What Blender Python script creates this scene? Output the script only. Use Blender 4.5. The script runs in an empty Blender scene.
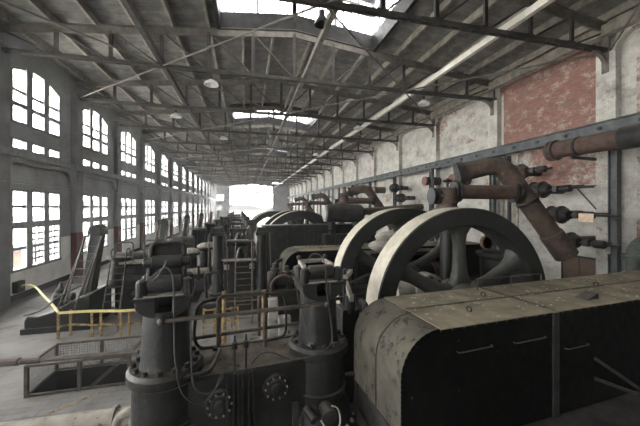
import bpy, bmesh, math, random
from mathutils import Vector, Matrix
R = random.Random(7)
C = bpy.context.scene.collection
PI = math.pi
CAM = 5.0                      # camera height
XL, XR = -11.9, 17.6           # hall side walls
Y0, Y1 = -17.0, 124.0
ORD = ['first','second','third','fourth','fifth','sixth','seventh','eighth','ninth','tenth','eleventh','twelfth','thirteenth']

# ------------------------------------------------------------------ mesh builder
def V(*a): return Vector(a[0]) if len(a) == 1 else Vector(a)
class MB:
    def __init__(s): s.v = []; s.f = []
    def add(s, vs, fs):
        o = len(s.v); s.v += [tuple(p) for p in vs]; s.f += [tuple(i+o for i in f) for f in fs]; return s
    def box(s, x0, x1, y0, y1, z0, z1):
        vs = [(x,y,z) for z in (z0,z1) for y in (y0,y1) for x in (x0,x1)]
        return s.add(vs, [(0,2,3,1),(4,5,7,6),(0,1,5,4),(2,6,7,3),(0,4,6,2),(1,3,7,5)])
    def beam(s, a, b, w, h, up=(0,0,1)):
        a, b = V(a), V(b); d = (b-a).normalized(); u = V(up)
        if abs(d.dot(u)) > .98: u = V(0,1,0)
        sd = d.cross(u).normalized(); u = sd.cross(d).normalized()
        vs = [p + sd*i*w/2 + u*j*h/2 for p in (a,b) for j in (-1,1) for i in (-1,1)]
        return s.add(vs, [(0,2,3,1),(4,5,7,6),(0,1,5,4),(2,6,7,3),(0,4,6,2),(1,3,7,5)])
    def frame(s, d):
        d = V(d).normalized(); u = V(0,0,1) if abs(d.z) < .9 else V(1,0,0)
        a = d.cross(u).normalized(); return a, d.cross(a).normalized()
    def loft(s, rings, cap=True, close=False):
        n = len(rings[0]); vs = [p for r in rings for p in r]; fs = []
        m = len(rings)
        for k in range(m if close else m-1):
            k2 = (k+1) % m
            for i in range(n):
                j = (i+1) % n; fs.append((k*n+i, k*n+j, k2*n+j, k2*n+i))
        if cap and not close: fs += [tuple(range(n))[::-1], tuple((m-1)*n+i for i in range(n))]
        return s.add(vs, fs)
    def cyl(s, a, b, r, r2=None, n=16, cap=True):
        a, b = V(a), V(b); r2 = r if r2 is None else r2; e, f = s.frame(b-a)
        ring = lambda p, q: [p + e*(q*math.cos(2*PI*i/n)) + f*(q*math.sin(2*PI*i/n)) for i in range(n)]
        return s.loft([ring(a, r), ring(b, r2)], cap)
    def lathe(s, prof, o=(0,0,0), ax=(0,0,1), n=24, close=False):
        o = V(o); d = V(ax).normalized(); e, f = s.frame(d)
        rings = [[o + d*h + e*(r*math.cos(2*PI*i/n)) + f*(r*math.sin(2*PI*i/n)) for i in range(n)] for r, h in prof]
        return s.loft(rings, not close, close)
    def tube(s, pts, r, n=8):
        pts = [V(p) for p in pts]; rings = []; e = None
        for i, p in enumerate(pts):
            d = ((pts[min(i+1,len(pts)-1)]-p).normalized() + (p-pts[max(i-1,0)]).normalized()).normalized()
            if e is None: e, _ = s.frame(d)
            e = (e - d*e.dot(d)).normalized(); f = d.cross(e)
            rings.append([p + e*(r*math.cos(2*PI*k/n)) + f*(r*math.sin(2*PI*k/n)) for k in range(n)])
        return s.loft(rings)
    def prism(s, poly, a0, a1, ax='Y'):
        m = {'Y': lambda p,a:(p[0],a,p[1]), 'X': lambda p,a:(a,p[0],p[1]), 'Z': lambda p,a:(p[0],p[1],a)}[ax]
        n = len(poly); vs = [m(p,a0) for p in poly] + [m(p,a1) for p in poly]
        return s.add(vs, [tuple(range(n))[::-1], tuple(range(n,2*n))] + [(i,(i+1)%n,(i+1)%n+n,i+n) for i in range(n)])
    def ball(s, o, r, sx=1, sy=1, sz=1, n=12, m=8):
        o = V(o); rings = []
        for k in range(m+1):
            t = PI*(k+.02)/(m+.04); rings.append([o + V(r*sx*math.sin(t)*math.cos(2*PI*i/n), r*sy*math.sin(t)*math.sin(2*PI*i/n), -r*sz*math.cos(t)) for i in range(n)])
        return s.loft(rings)
    def bolts(s, o, ax, R_, n, r=.03, h=.05, ph=0):
        o = V(o); d = V(ax).normalized(); e, f = s.frame(d)
        for i in range(n):
            t = 2*PI*(i+ph)/n; p = o + e*(R_*math.cos(t)) + f*(R_*math.sin(t)); s.cyl(p, p+d*h, r, r*.85, 6)
        return s
    def build(s, name, mat, parent=None, bevel=0, ang=35):
        me = bpy.data.meshes.new(name); me.from_pydata(s.v, [], s.f)
        bm = bmesh.new(); bm.from_mesh(me); bmesh.ops.recalc_face_normals(bm, faces=bm.faces); bm.to_mesh(me); bm.free()
        me.polygons.foreach_set('use_smooth', [True]*len(me.polygons)); me.set_sharp_from_angle(angle=math.radians(ang))
        me.materials.append(mat)
        o = bpy.data.objects.new(name, me); C.objects.link(o)
        if parent: o.parent = parent
        if bevel:
            b = o.modifiers.new('edge', 'BEVEL'); b.width = bevel; b.segments = 2; b.limit_method = 'ANGLE'; b.angle_limit = math.radians(40)
        return o
def bolt_ring(name, mat, parent, o, ax, R_, n, r=.03, h=.05, ph=0):
    o = V(o); d = V(ax).normalized(); e, f = MB().frame(d); first = None
    for i in range(n):
        t = 2*PI*(i+ph)/n; p = o + e*(R_*math.cos(t)) + f*(R_*math.sin(t))
        if first is None: first = MB().cyl((0,0,0), d*h, r, r*.85, 6).build(name, mat, parent); first.location = p
        else: c = first.copy(); C.objects.link(c); c.parent = parent; c.location = p
def bez(pts, n=8):                 # smooth polyline through points
    P = [V(p) for p in pts]; out = []
    for i in range(len(P)-1):
        a, b, c, d = P[max(i-1,0)], P[i], P[i+1], P[min(i+2,len(P)-1)]
        for k in range(n):
            t = k/n; out.append(.5*((2*b) + (c-a)*t + (2*a-5*b+4*c-d)*t*t + (3*b-a-3*c+d)*t**3))
    return out + [P[-1]]
def rpath(pts, r, n=5):            # polyline with rounded corners
    P = [V(p) for p in pts]; out = [P[0]]
    for i in range(1, len(P)-1):
        u, w = (P[i-1]-P[i]), (P[i+1]-P[i]); q = min(r, u.length*.49, w.length*.49); a, b = P[i]+u.normalized()*q, P[i]+w.normalized()*q
        for k in range(n+1):
            t = k/n; out.append(a*(1-t)**2 + P[i]*2*t*(1-t) + b*t*t)
    return out + [P[-1]]
def arc(cx, cz, r, a0, a1, n=8): return [(cx+r*math.cos(math.radians(a0+(a1-a0)*k/n)), cz+r*math.sin(math.radians(a0+(a1-a0)*k/n))) for k in range(n+1)]
def tag(o, label=None, cat=None, group=None, kind=None):
    for k, v in (('label',label),('category',cat),('group',group),('kind',kind)):
        if v: o[k] = v
    return o
def thing(name, label, cat, loc=(0,0,0), rz=0, group=None):
    o = bpy.data.objects.new(name, None); C.objects.link(o); o.location = loc; o.rotation_euler = (0,0,rz); o.empty_display_size = .3
    return tag(o, label, cat, group)
def dup(root, loc, rz=None, label=None, group=None):
    def cp(o, par):
        c = o.copy(); C.objects.link(c)
        if par: c.parent = par
        for ch in [x for x in bpy.data.objects if x.parent == o]: cp(ch, c)
        return c
    r = cp(root, None); r.location = loc
    if rz is not None: r.rotation_euler = (0,0,rz)
    return tag(r, label, None, group)
def struct(o): o['kind'] = 'structure'; return o

# ------------------------------------------------------------------ materials
def newmat(name):
    m = bpy.data.materials.new(name); m.use_nodes = True; nt = m.node_tree
    return m, nt, nt.nodes['Principled BSDF'], nt.nodes['Material Output']
def N(nt, t, **kw):
    n = nt.nodes.new(t)
    for k, v in kw.items(): setattr(n, k, v)
    return n
def L(nt, a, b): nt.links.new(a, b)
def ramp(nt, fac, stops):
    r = N(nt, 'ShaderNodeValToRGB'); L(nt, fac, r.inputs[0]); e = r.color_ramp.elements
    while len(e) < len(stops): e.new(.5)
    for el, (p, c) in zip(e, stops): el.position = p; el.color = (*c, 1) if len(c) == 3 else c
    return r.outputs[0]
def noise(nt, vec, sc, det=5, rough=.6):
    n = N(nt, 'ShaderNodeTexNoise'); n.inputs['Scale'].default_value = sc; n.inputs['Detail'].default_value = det; n.inputs['Roughness'].default_value = rough
    L(nt, vec, n.inputs['Vector']); return n.outputs[0]
def mixc(nt, fac, a, b, mode='MIX'):
    m = N(nt, 'ShaderNodeMix', data_type='RGBA', blend_type=mode)
    for i, x in ((0,fac),(6,a),(7,b)):
        if hasattr(x, 'is_output'): L(nt, x, m.inputs[i])
        else: m.inputs[i].default_value = x if i == 0 else (*x, 1)
    return m.outputs[2]
def mth(nt, op, a, b=0, c=0):
    m = N(nt, 'ShaderNodeMath', operation=op)
    for i, x in enumerate((a,b,c)):
        if hasattr(x, 'is_output'): L(nt, x, m.inputs[i])
        else: m.inputs[i].default_value = x
    return m.outputs[0]
def coords(nt): return N(nt, 'ShaderNodeTexCoord').outputs['Object']
def bump(nt, bs, h, st=.3, dist=.02):
    b = N(nt, 'ShaderNodeBump'); b.inputs['Strength'].default_value = st; b.inputs['Distance'].default_value = dist
    L(nt, h, b.inputs['Height']); L(nt, b.outputs[0], bs.inputs['Normal'])
def metal(name, a, b, rough=.55, met=.0, sc=2.5, st=.35, dust=None, chips=None, spec=.5):
    m, nt, bs, out = newmat(name); co = coords(nt); n1 = noise(nt, co, sc); col = ramp(nt, n1, [(.35,a),(.65,b)])
    if chips:
        n3 = noise(nt, co, chips[1], 6, .7); col = mixc(nt, ramp(nt, n3, [(chips[2],(0,0,0)),(chips[2]+.04,(1,1,1))]), col, chips[0])
    if dust:                       # settled dust on surfaces that face up
        g = N(nt, 'ShaderNodeNewGeometry'); sp = N(nt, 'ShaderNodeSeparateXYZ'); L(nt, g.outputs['Normal'], sp.inputs[0])
        f = mth(nt, 'MULTIPLY', ramp(nt, sp.outputs[2], [(.35,(0,0,0)),(.95,(1,1,1))]), mth(nt, 'MULTIPLY', ramp(nt, noise(nt, co, 1.7), [(.3,(.5,.5,.5)),(.6,(1,1,1))]), dust[1]))
        col = mixc(nt, f, col, dust[0])
    L(nt, col, bs.inputs['Base Color']); bs.inputs['Metallic'].default_value = met
    L(nt, ramp(nt, noise(nt, co, sc*3), [(.3,(rough-.12,)*3),(.7,(min(1,rough+.15),)*3)]), bs.inputs['Roughness'])
    bump(nt, bs, noise(nt, co, sc*8, 6), st); bs.inputs['Specular IOR Level'].default_value = spec
    return m
def plain(name, c, rough=.7, met=0):
    m, nt, bs, out = newmat(name); co = coords(nt)
    L(nt, ramp(nt, noise(nt, co, 6), [(.3,tuple(x*.8 for x in c)),(.7,tuple(min(1,x*1.15) for x in c))]), bs.inputs['Base Color'])
    bs.inputs['Roughness'].default_value = rough; bs.inputs['Metallic'].default_value = met; return m
M = {}
DUST = (.16,.145,.12)
M['iron'] = metal('black_iron', (.004,.004,.004), (.013,.0125,.012), .45, .0, 3, .4, (DUST,.35), ((.08,.077,.07), 14, .64), .35)
M['iron2'] = metal('dark_grey_iron', (.009,.009,.009), (.026,.025,.024), .5, 0, 2.5, .35, (DUST,.45), ((.08,.077,.07), 11, .68), .18)
M['ironb'] = metal('blue_grey_iron', (.004,.004,.0045), (.012,.012,.0125), .42, 0, 2, .4, (DUST,.35), ((.07,.067,.06), 16, .64), .45)
M['black'] = metal('black_paint_sheet', (.001,.001,.0009), (.0035,.0032,.003), .6, 0, 1.5, .12, None, ((.045,.041,.036), 7, .63), .05)
M['dusttop'] = metal('dusty_tan_sheet', (.135,.117,.083), (.25,.22,.158), .95, 0, 1.8, .35, None, ((.5,.47,.42), 24, .70), .2)
M['tanend'] = metal('dull_olive_grey_sheet', (.036,.034,.027), (.088,.078,.058), .75, 0, 1.3, .25, None, ((.018,.018,.016), 3.8, .565), .3)
M['deck'] = metal('greasy_brown_plate', (.06,.048,.035), (.12,.10,.077), .8, 0, 3, .4, None, ((.02,.018,.016), 5, .6), .3)
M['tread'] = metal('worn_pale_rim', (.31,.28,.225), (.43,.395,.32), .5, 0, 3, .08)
M['wheel'] = metal('green_grey_casting', (.010,.0105,.010), (.022,.022,.021), .5, 0, 1.6, .15, (DUST,.3), None, .2)
M['spoke'] = metal('green_grey_spoke', (.022,.024,.021), (.045,.047,.041), .5, 0, 2, .12, (DUST,.45), None, .4)
M['rust'] = metal('rusty_red_brown_pipe', (.034,.020,.0155), (.078,.046,.034), .75, 0, 3, .3, (DUST,.5), ((.05,.042,.036), 3, .56), .3)
M['rustd'] = metal('dark_rusty_pipe', (.026,.021,.018), (.075,.05,.038), .75, 0, 3, .35, (DUST,.6), ((.13,.075,.05), 4, .62), .3)
M['palepipe'] = metal('pale_grey_pipe', (.20,.18,.15), (.34,.315,.27), .8, 0, 2, .3, None, ((.10,.085,.07), 6, .6))
M['steelrail'] = metal('brown_worn_rail', (.035,.028,.023), (.09,.073,.058), .55, .2, 4, .15)
M['yellow'] = metal('worn_yellow_paint', (.17,.115,.04), (.32,.225,.075), .65, 0, 5, .15, None, ((.08,.05,.03), 7, .52))
M['tape'] = plain('yellow_tape', (.58,.50,.20), .4)
M['girder'] = metal('blue_grey_girder', (.035,.042,.044), (.075,.084,.085), .7, 0, 2, .2, None, ((.12,.10,.085), 5, .64))
M['truss'] = metal('grey_brown_truss', (.018,.016,.014), (.045,.04,.034), .8, 0, 2, .2)
M['chord'] = metal('pale_chord', (.075,.067,.057), (.14,.128,.11), .85, 0, 2, .2)
M['purlin'] = metal('purlin_wood', (.15,.137,.115), (.29,.27,.225), .85, 0, 2, .2)
M['palerun'] = metal('lit_runner_beam', (.45,.43,.38), (.62,.60,.54), .7, 0, 2, .1)  # light falling on the beam's left face is put into this pale colour
M['box'] = metal('grey_painted_box', (.17,.165,.15), (.28,.27,.245), .7, 0, 3, .1)
M['white'] = plain('white_card', (.8,.78,.72), .6)
M['tan'] = plain('tan_card', (.55,.42,.30), .6)
M['redp'] = metal('red_brown_cap', (.09,.04,.03), (.17,.085,.065), .8, 0, 4, .2)
M['door'] = metal('brown_door_paint', (.06,.034,.022), (.10,.06,.042), .75, 0, 2, .2)
M['teal'] = metal('teal_grey_pipe', (.03,.045,.042), (.07,.068,.058), .65, 0, 3, .2, None, ((.20,.09,.06), 5, .6))
M['cable'] = plain('grey_cable', (.028,.028,.027), .6)
M['palecable'] = plain('pale_hose', (.45,.43,.38), .6)
M['sack'] = metal('pale_sacking', (.24,.225,.195), (.36,.34,.30), .95, 0, 5, .4)
M['lamp'] = plain('white_enamel', (.6,.6,.58), .35)
M['cream'] = metal('dusty_pale_casting', (.16,.145,.12), (.30,.275,.235), .8, 0, 4, .3)
M['wframe'] = metal('grey_window_frame', (.16,.165,.17), (.24,.245,.25), .8, 0, 3, .1)
M['hill'] = plain('dark_wooded_hill', (.014,.0155,.015), 1); M['yard'] = plain('dark_cinder_yard', (.012,.0125,.012), 1); M['outg'] = plain('outside_ground', (.85,.83,.79), 1)
M['shed'] = metal('rusty_orange_sheet', (.020,.0065,.0022), (.032,.014,.006), .9, 0, 1.2, .2)
def pane_mat(name='grimy_window_glass', tr=.95):
    m, nt, bs, out = newmat(name); nt.nodes.remove(bs)
    t = N(nt,'ShaderNodeBsdfTransparent'); d = N(nt,'ShaderNodeBsdfTranslucent'); g = N(nt,'ShaderNodeBsdfGlossy')
    d.inputs[0].default_value = (.8,.8,.8,1); g.inputs['Roughness'].default_value = .15; t.inputs[0].default_value = (tr,tr,tr,1)
    a = N(nt,'ShaderNodeMixShader'); L(nt, ramp(nt, noise(nt, coords(nt), .9, 3), [(.35,(.001,)*3),(.65,(.006,)*3)]), a.inputs[0]); L(nt,t.outputs[0],a.inputs[1]); L(nt,d.outputs[0],a.inputs[2])
    b = N(nt,'ShaderNodeMixShader'); b.inputs[0].default_value = .04; L(nt,a.outputs[0],b.inputs[1]); L(nt,g.outputs[0],b.inputs[2]); L(nt,b.outputs[0],out.inputs[0]); return m
M['farwall'] = metal('dark_grey_far_wall', (.07,.07,.072), (.12,.12,.12), .9, 0, .6, .2); M['pane'] = pane_mat(); M['dimglass'] = pane_mat('dimmed_roof_glass', .38)  # roof glass tint is added to cut the daylight through the monitors
def floor_mat():
    m, nt, bs, out = newmat('worn_paver_floor'); co = coords(nt)
    b = N(nt,'ShaderNodeTexBrick'); L(nt, co, b.inputs['Vector']); b.inputs['Scale'].default_value = 1
    b.inputs['Brick Width'].default_value = .7; b.inputs['Row Height'].default_value = .22; b.inputs['Mortar Size'].default_value = .012
    b.inputs['Color1'].default_value = (.115,.109,.102,1); b.inputs['Color2'].default_value = (.155,.147,.137,1); b.inputs['Mortar'].default_value = (.07,.066,.062,1)
    n = noise(nt, co, .5, 6); c = mixc(nt, ramp(nt, n, [(.4,(0,0,0)),(.62,(1,1,1))]), b.outputs[0], (.19,.18,.17))
    c = mixc(nt, ramp(nt, noise(nt, co, 1.3, 6), [(.56,(0,0,0)),(.70,(.8,.8,.8))]), c, (.06,.056,.052))
    L(nt, c, bs.inputs['Base Color']); bs.inputs['Roughness'].default_value = .7; bump(nt, bs, b.outputs[1], -.3, .01); return m
M['floor'] = floor_mat(); M['pit'] = plain('pit_black', (.012,.012,.012), .9); M['concrete'] = metal('oily_concrete', (.015,.013,.012), (.04,.036,.032), .9, 0, 2, .3)
def deckmat():
    m, nt, bs, out = newmat('roof_planks'); co = coords(nt)
    w = N(nt,'ShaderNodeTexBrick'); L(nt, co, w.inputs['Vector']); w.inputs['Scale'].default_value = 1
    w.inputs['Brick Width'].default_value = 3.5; w.inputs['Row Height'].default_value = .3; w.inputs['Mortar Size'].default_value = .012
    w.inputs['Color1'].default_value = (.10,.096,.088,1); w.inputs['Color2'].default_value = (.15,.144,.132,1); w.inputs['Mortar'].default_value = (.06,.06,.06,1)
    c = mixc(nt, ramp(nt, noise(nt, co, 1.1, 6, .7), [(.45,(0,0,0)),(.65,(1,1,1))]), w.outputs[0], (.22,.21,.19))
    L(nt, c, bs.inputs['Base Color']); bs.inputs['Roughness'].default_value = .95; return m
M['roof'] = deckmat()
def wallmat(name, right):
    m, nt, bs, out = newmat(name); co = coords(nt); sp = N(nt,'ShaderNodeSeparateXYZ'); L(nt, co, sp.inputs[0])
    cb = N(nt,'ShaderNodeCombineXYZ'); L(nt, mth(nt,'ADD',sp.outputs[0],sp.outputs[1]), cb.inputs[0]); L(nt, sp.outputs[2], cb.inputs[1])
    b = N(nt,'ShaderNodeTexBrick'); L(nt, cb.outputs[0], b.inputs['Vector']); b.inputs['Scale'].default_value = 1
    b.inputs['Brick Width'].default_value = .26; b.inputs['Row Height'].default_value = .085; b.inputs['Mortar Size'].default_value = .008
    y, z = sp.outputs[1], sp.outputs[2]
    if right:
        b.inputs['Color1'].default_value = (.15,.068,.052,1); b.inputs['Color2'].default_value = (.21,.105,.085,1); b.inputs['Mortar'].default_value = (.17,.11,.09,1)
        st = N(nt,'ShaderNodeMapping'); L(nt, co, st.inputs[0]); st.inputs['Scale'].default_value = (1,.7,1)
        n = mth(nt,'ADD', mth(nt,'MULTIPLY', noise(nt, st.outputs[0], .35, 8, .62), .6), mth(nt,'MULTIPLY', noise(nt, co, 3.2, 6, .75), .4))
        box = lambda v, a, c: mth(nt,'MULTIPLY', mth(nt,'GREATER_THAN', v, a), mth(nt,'LESS_THAN', v, c))
        # bays where most of the whitewash is gone
        thr = mth(nt,'ADD', .36, mth(nt,'MULTIPLY', mth(nt,'MULTIPLY', box(y,11.43,17.4), mth(nt,'GREATER_THAN', z, 9.2)), .205))
        thr = mth(nt,'ADD', thr, mth(nt,'MULTIPLY', mth(nt,'MULTIPLY', box(y,11,21), box(z,6.2,9.2)), .12))
        thr = mth(nt,'ADD', thr, mth(nt,'MULTIPLY', mth(nt,'MULTIPLY', box(y,20,24.6), box(z,10.2,14)), .09))
        thr = mth(nt,'ADD', thr, mth(nt,'MULTIPLY', box(y,3,10), .10))
        f = mth(nt,'MULTIPLY', mth(nt,'SUBTRACT', n, thr), 14); f = mth(nt,'MINIMUM', mth(nt,'MAXIMUM', f, 0), 1)
        white = ramp(nt, noise(nt, st.outputs[0], 1.2, 6, .7), [(.3,(.24,.235,.21)),(.6,(.46,.45,.41))])
        white = mixc(nt, mth(nt,'MULTIPLY', b.outputs[1], .3), white, (.16,.14,.12))
        white = mixc(nt, ramp(nt, noise(nt, co, 5, 4, .8), [(.56,(0,0,0)),(.66,(.55,.55,.55))]), white, (.20,.15,.12))
        c = mixc(nt, f, b.outputs[0], white)
        c = mixc(nt, mth(nt,'MULTIPLY', mth(nt,'SUBTRACT',1,f), ramp(nt, noise(nt, st.outputs[0], 2.2, 9, .8), [(.53,(0,0,0)),(.60,(.8,.8,.8))])), c, (.30,.26,.22))
        c = mixc(nt, ramp(nt, noise(nt, co, .8, 8, .7), [(.55,(0,0,0)),(.7,(.7,.7,.7))]), c, (.10,.09,.08))
    else:
        b.inputs['Color1'].default_value = (.22,.22,.225,1); b.inputs['Color2'].default_value = (.28,.28,.285,1); b.inputs['Mortar'].default_value = (.12,.12,.12,1)
        c = mixc(nt, ramp(nt, noise(nt, co, .7, 6), [(.4,(0,0,0)),(.65,(.6,.6,.6))]), b.outputs[0], (.34,.34,.345))
        dado = mth(nt,'MULTIPLY', mth(nt,'LESS_THAN', z, 3.0), mth(nt,'GREATER_THAN', z, .35))
        c = mixc(nt, dado, c, ramp(nt, noise(nt, co, 1.2, 6), [(.3,(.62,.62,.60)),(.7,(.85,.85,.82))]))
        c = mixc(nt, mth(nt,'LESS_THAN', z, .35), c, (.03,.03,.03))
    L(nt, c, bs.inputs['Base Color']); bs.inputs['Roughness'].default_value = .9; bump(nt, bs, b.outputs[1], -.25, .01); return m
M['wallR'] = wallmat('peeling_whitewashed_brick', True); M['wallL'] = wallmat('grey_plastered_brick', False)
def pilmat():
    m, nt, bs, out = newmat('grey_pier_red_base'); co = coords(nt); sp = N(nt,'ShaderNodeSeparateXYZ'); L(nt, co, sp.inputs[0])
    c = ramp(nt, noise(nt, co, 1.5, 6), [(.3,(.13,.13,.135)),(.7,(.20,.20,.205))]); c = mixc(nt, mth(nt,'MULTIPLY', mth(nt,'LESS_THAN', sp.outputs[2], 3.2), mth(nt,'GREATER_THAN', sp.outputs[1], 21)), c, (.07,.014,.017))
    L(nt, c, bs.inputs['Base Color']); bs.inputs['Roughness'].default_value = .8; return m
M['pier'] = pilmat()

# ------------------------------------------------------------------ camera, world, light
cam = bpy.data.cameras.new('camera'); co_ = bpy.data.objects.new('camera', cam); C.objects.link(co_)
cam.sensor_width = 36; cam.lens = 300/640*36; cam.shift_y = -6/640; cam.clip_end = 2000; cam.clip_start = .05
co_.location = (0,0,CAM); co_.rotation_euler = (PI/2, 0, -math.atan(74/300)); bpy.context.scene.camera = co_
sc = bpy.context.scene
sc.view_settings.view_transform = 'Standard'; sc.view_settings.look = 'None'; sc.view_settings.gamma = 1; sc.view_settings.exposure = 3.2
sc.cycles.use_denoising = True; sc.cycles.max_bounces = 8; sc.cycles.diffuse_bounces = 5; sc.cycles.transparent_max_bounces = 16; sc.cycles.volume_bounces = 1
sc.cycles.sample_clamp_indirect = 6
w = bpy.data.worlds.new('overcast_sky'); sc.world = w; w.use_nodes = True; nt = w.node_tree; bg = nt.nodes['Background']
tc = N(nt,'ShaderNodeTexCoord'); sp = N(nt,'ShaderNodeSeparateXYZ'); L(nt, tc.outputs['Generated'], sp.inputs[0])
L(nt, ramp(nt, mth(nt,'MULTIPLY_ADD', sp.outputs[2], .5, .5), [(.40,(.25,.24,.23)),(.5,(.985,.985,.975)),(1,(1,.99,.96))]), bg.inputs[0]); bg.inputs[1].default_value = 5.0
def portal(loc, rot, sx, sy):
    l = bpy.data.lights.new('daylight_portal', 'AREA'); l.shape = 'RECTANGLE'; l.size = sx; l.size_y = sy; l.cycles.is_portal = True
    o = bpy.data.objects.new('daylight_portal', l); C.objects.link(o); o.location = loc; o.rotation_euler = rot

# ------------------------------------------------------------------ room shell
PITS = [(-5.6,-3.2,9.5,10.8,2.2), (3.2,9.2,7.2,11.6,1.4), (.7,6.7,20.1,24.0,1.4), (-.3,5.8,29.6,33.8,1.4)]   # floor openings
xs = sorted({XL, XR, *[p[0] for p in PITS], *[p[1] for p in PITS]}); ys = sorted({Y0, Y1, *[p[2] for p in PITS], *[p[3] for p in PITS]})
mb = MB()
for i in range(len(xs)-1):
    for j in range(len(ys)-1):
        cx, cy = (xs[i]+xs[i+1])/2, (ys[j]+ys[j+1])/2
        if not any(p[0]<cx<p[1] and p[2]<cy<p[3] for p in PITS): mb.add([(xs[i],ys[j],0),(xs[i+1],ys[j],0),(xs[i+1],ys[j+1],0),(xs[i],ys[j+1],0)], [(0,1,2,3)])
floor = struct(mb.build('floor', M['floor']))
mb = MB()
for a,b,c,d,h in PITS:
    mb.add([(a,c,-h),(b,c,-h),(b,d,-h),(a,d,-h),(a,c,0),(b,c,0),(b,d,0),(a,d,0)], [(0,1,2,3),(0,1,5,4),(1,2,6,5),(2,3,7,6),(3,0,4,7)])
mb.build('floor_pit_lining', M['pit'], floor)
MARK = MB()
for a, b in (((-4.7,8.57),(-4.2,8.98)), ((-4.15,9.02),(-3.75,9.33))): MARK.beam((a[0],a[1],.004),(b[0],b[1],.004),.06,.006)
MARK.build('floor_paint_line', M['yellow'], floor)

BAYS = range(-5, 15)
WC = 21.15
mb = MB(); T = .5
xo, xi = XL-T, XL
W_LO, W_ST, W_UP = (1.62,5.92), (8.1,8.68), (9.5,12.2)
for k in BAYS:
    c = WC+7*k; a0, a1 = c-3.5+.25 if k>-5 else Y0, c+3.5+.25
    a1 = min(a1, Y1)
    mb.box(xo,xi,a0,c-2.1,0,14.4); mb.box(xo,xi,c+2.1,a1,0,14.4)
    for z0,z1 in ((0,W_LO[0]),(W_LO[1],W_ST[0]),(W_ST[1],W_UP[0])): mb.box(xo,xi,c-2.1,c+2.1,z0,z1)
    mb.prism([(c-2.1,14.4)]+[(c-2.1+4.2*t/10, 12.2+.55*math.sin(PI*t/10)) for t in range(11)]+[(c+2.1,14.4)], xo, xi, 'X')
    # ledge and arched recess head between the piers
    mb.prism([(c-3.2,7.95),(c-3.2,6.6)]+[(c-2.85-.0+.75*(1-math.cos(t*PI/12)), 6.6+.75*math.sin(t*PI/12)) for t in range(7)]+[(c+3.0-.75*(1-math.cos(t*PI/12)), 6.6+.75*math.sin(t*PI/12)) for t in range(6,-1,-1)]+[(c+3.4,6.6),(c+3.4,7.95)], xi, xi+.25, 'X')
wl = struct(mb.build('wall_left', M['wallL']))
mb = MB()
for k in range(-6, 16):
    y = 25.0-7+7*k
    if Y0 < y < Y1-.5: mb.box(xi-.1, xi+.35, y-.45, y+.45, 0, 13.0)
mb.build('pilasters', M['pier'], wl)
mb = MB().box(xi+.2, xi+.5, Y0+.1, Y1-.1, 7.6, 7.95).box(xi+.3,xi+.36,Y0+.1,Y1-.1,6.25,6.31)
mb.build('wall_ledge', M['wframe'], wl)

# windows: three wide lights, heavy mullions, thin bars
def win_frame(zs, bars, arch=False):
    f = MB(); cols = [(-2.0,-1.0),(-.5,.5),(1.0,2.0)]; z0, z1 = zs[0][0], zs[-1][1]; top = lambda y: z1 + (.55*math.sin(PI*(y+2.1)/4.2) if arch else 0)
    for a, b in ((-2.15,-2.0),(-1.0,-.5),(.5,1.0),(2.0,2.15)): f.box(-.12,.12,a,b,z0-.1,max(top(a),top(b))+.06)
    for i in range(len(zs)-1): f.box(-.1,.13,-2.15,2.15,zs[i][1],zs[i+1][0])
    f.box(-.12,.16,-2.15,2.15,z0-.14,z0)
    if not arch: f.box(-.12,.12,-2.15,2.15,z1,z1+.12)
    for z in bars: f.box(-.06,.06,-2.05,2.05,z-.08,z+.08)
    p = MB()
    for a, b in cols: p.add([(0,a,z0),(0,b,z0),(0,b,top(b)+.02),(0,(a+b)/2,top((a+b)/2)+.02),(0,a,top(a)+.02)], [(0,1,2,3,4)])
    return f, p
KINDS = []
lo_z = [(1.67,3.83),(4.19,5.84)]
for nm, zs, bars, arch in (('lo', lo_z, (2.75,5.02), False), ('st', [(8.17,8.6)], (), False), ('up', [(9.6,10.4),(10.62,12.15)], (11.28,), True)):
    f, p = win_frame(zs, bars, arch)
    if nm == 'lo':
        g = MB(); g.v, g.f = list(f.v), list(f.f)
        for a in (-.5, 1.0):
            for t in (1,2): g.box(-.04,.04,a+t/3-.045,a+t/3+.045,1.67,3.83)
            for z in (2.03,2.39,3.11,3.47): g.box(-.04,.04,a,a+1,z-.045,z+.045)
        KINDS.append((g.build('window_frame', M['wframe']), p.build('pane', M['pane'])))
    else: KINDS.append((f.build('window_frame', M['wframe']), p.build('pane', M['pane'])))
wn = 0
for k in BAYS:
    c = WC+7*k
    for fr, pn in KINDS:
        wn += 1
        e = bpy.data.objects.new('window_%d' % wn, None); C.objects.link(e); e.location = (XL-.08, c, 0); struct(e)
        for src in (fr, pn):
            o = src.copy(); C.objects.link(o); o.parent = e
    if -4 <= k <= 12:
        portal((XL-.55, c, 3.77), (0,-PI/2,0), 4.3, 4.2); portal((XL-.55, c, 11.1), (0,-PI/2,0), 3.2, 4.2)
for fr, pn in KINDS:
    for o in (fr, pn): bpy.data.objects.remove(o)

# right wall
mb = MB(); mb.box(XR, XR+.5, Y0, Y1, 0, 14.5)
for k in range(-4, 16):
    y = 11+7*k
    mb.box(XR-.38, XR+.1, y-.42, y+.42, 0, 12.6)
    if k < 15:
        a, b = y+.42, y+6.58; r = .8; zt = 13.3
        mb.prism([(a,14.3)]+[(a,zt-r)]+[(a+r-r*math.cos(t*PI/16), zt-r+r*math.sin(t*PI/16)) for t in range(1,9)]+[(b-r+r*math.cos(t*PI/16), zt-r+r*math.sin(t*PI/16)) for t in range(8,0,-1)]+[(b,zt-r),(b,14.3)], XR-.33, XR+.1, 'X')
wr = struct(mb.build('wall_right', M['wallR']))
MB().box(XR-.75,XR-.3,Y0+.1,Y1-.1,13.35,13.85).build('eave_beam', M['purlin'], wr)
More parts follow.
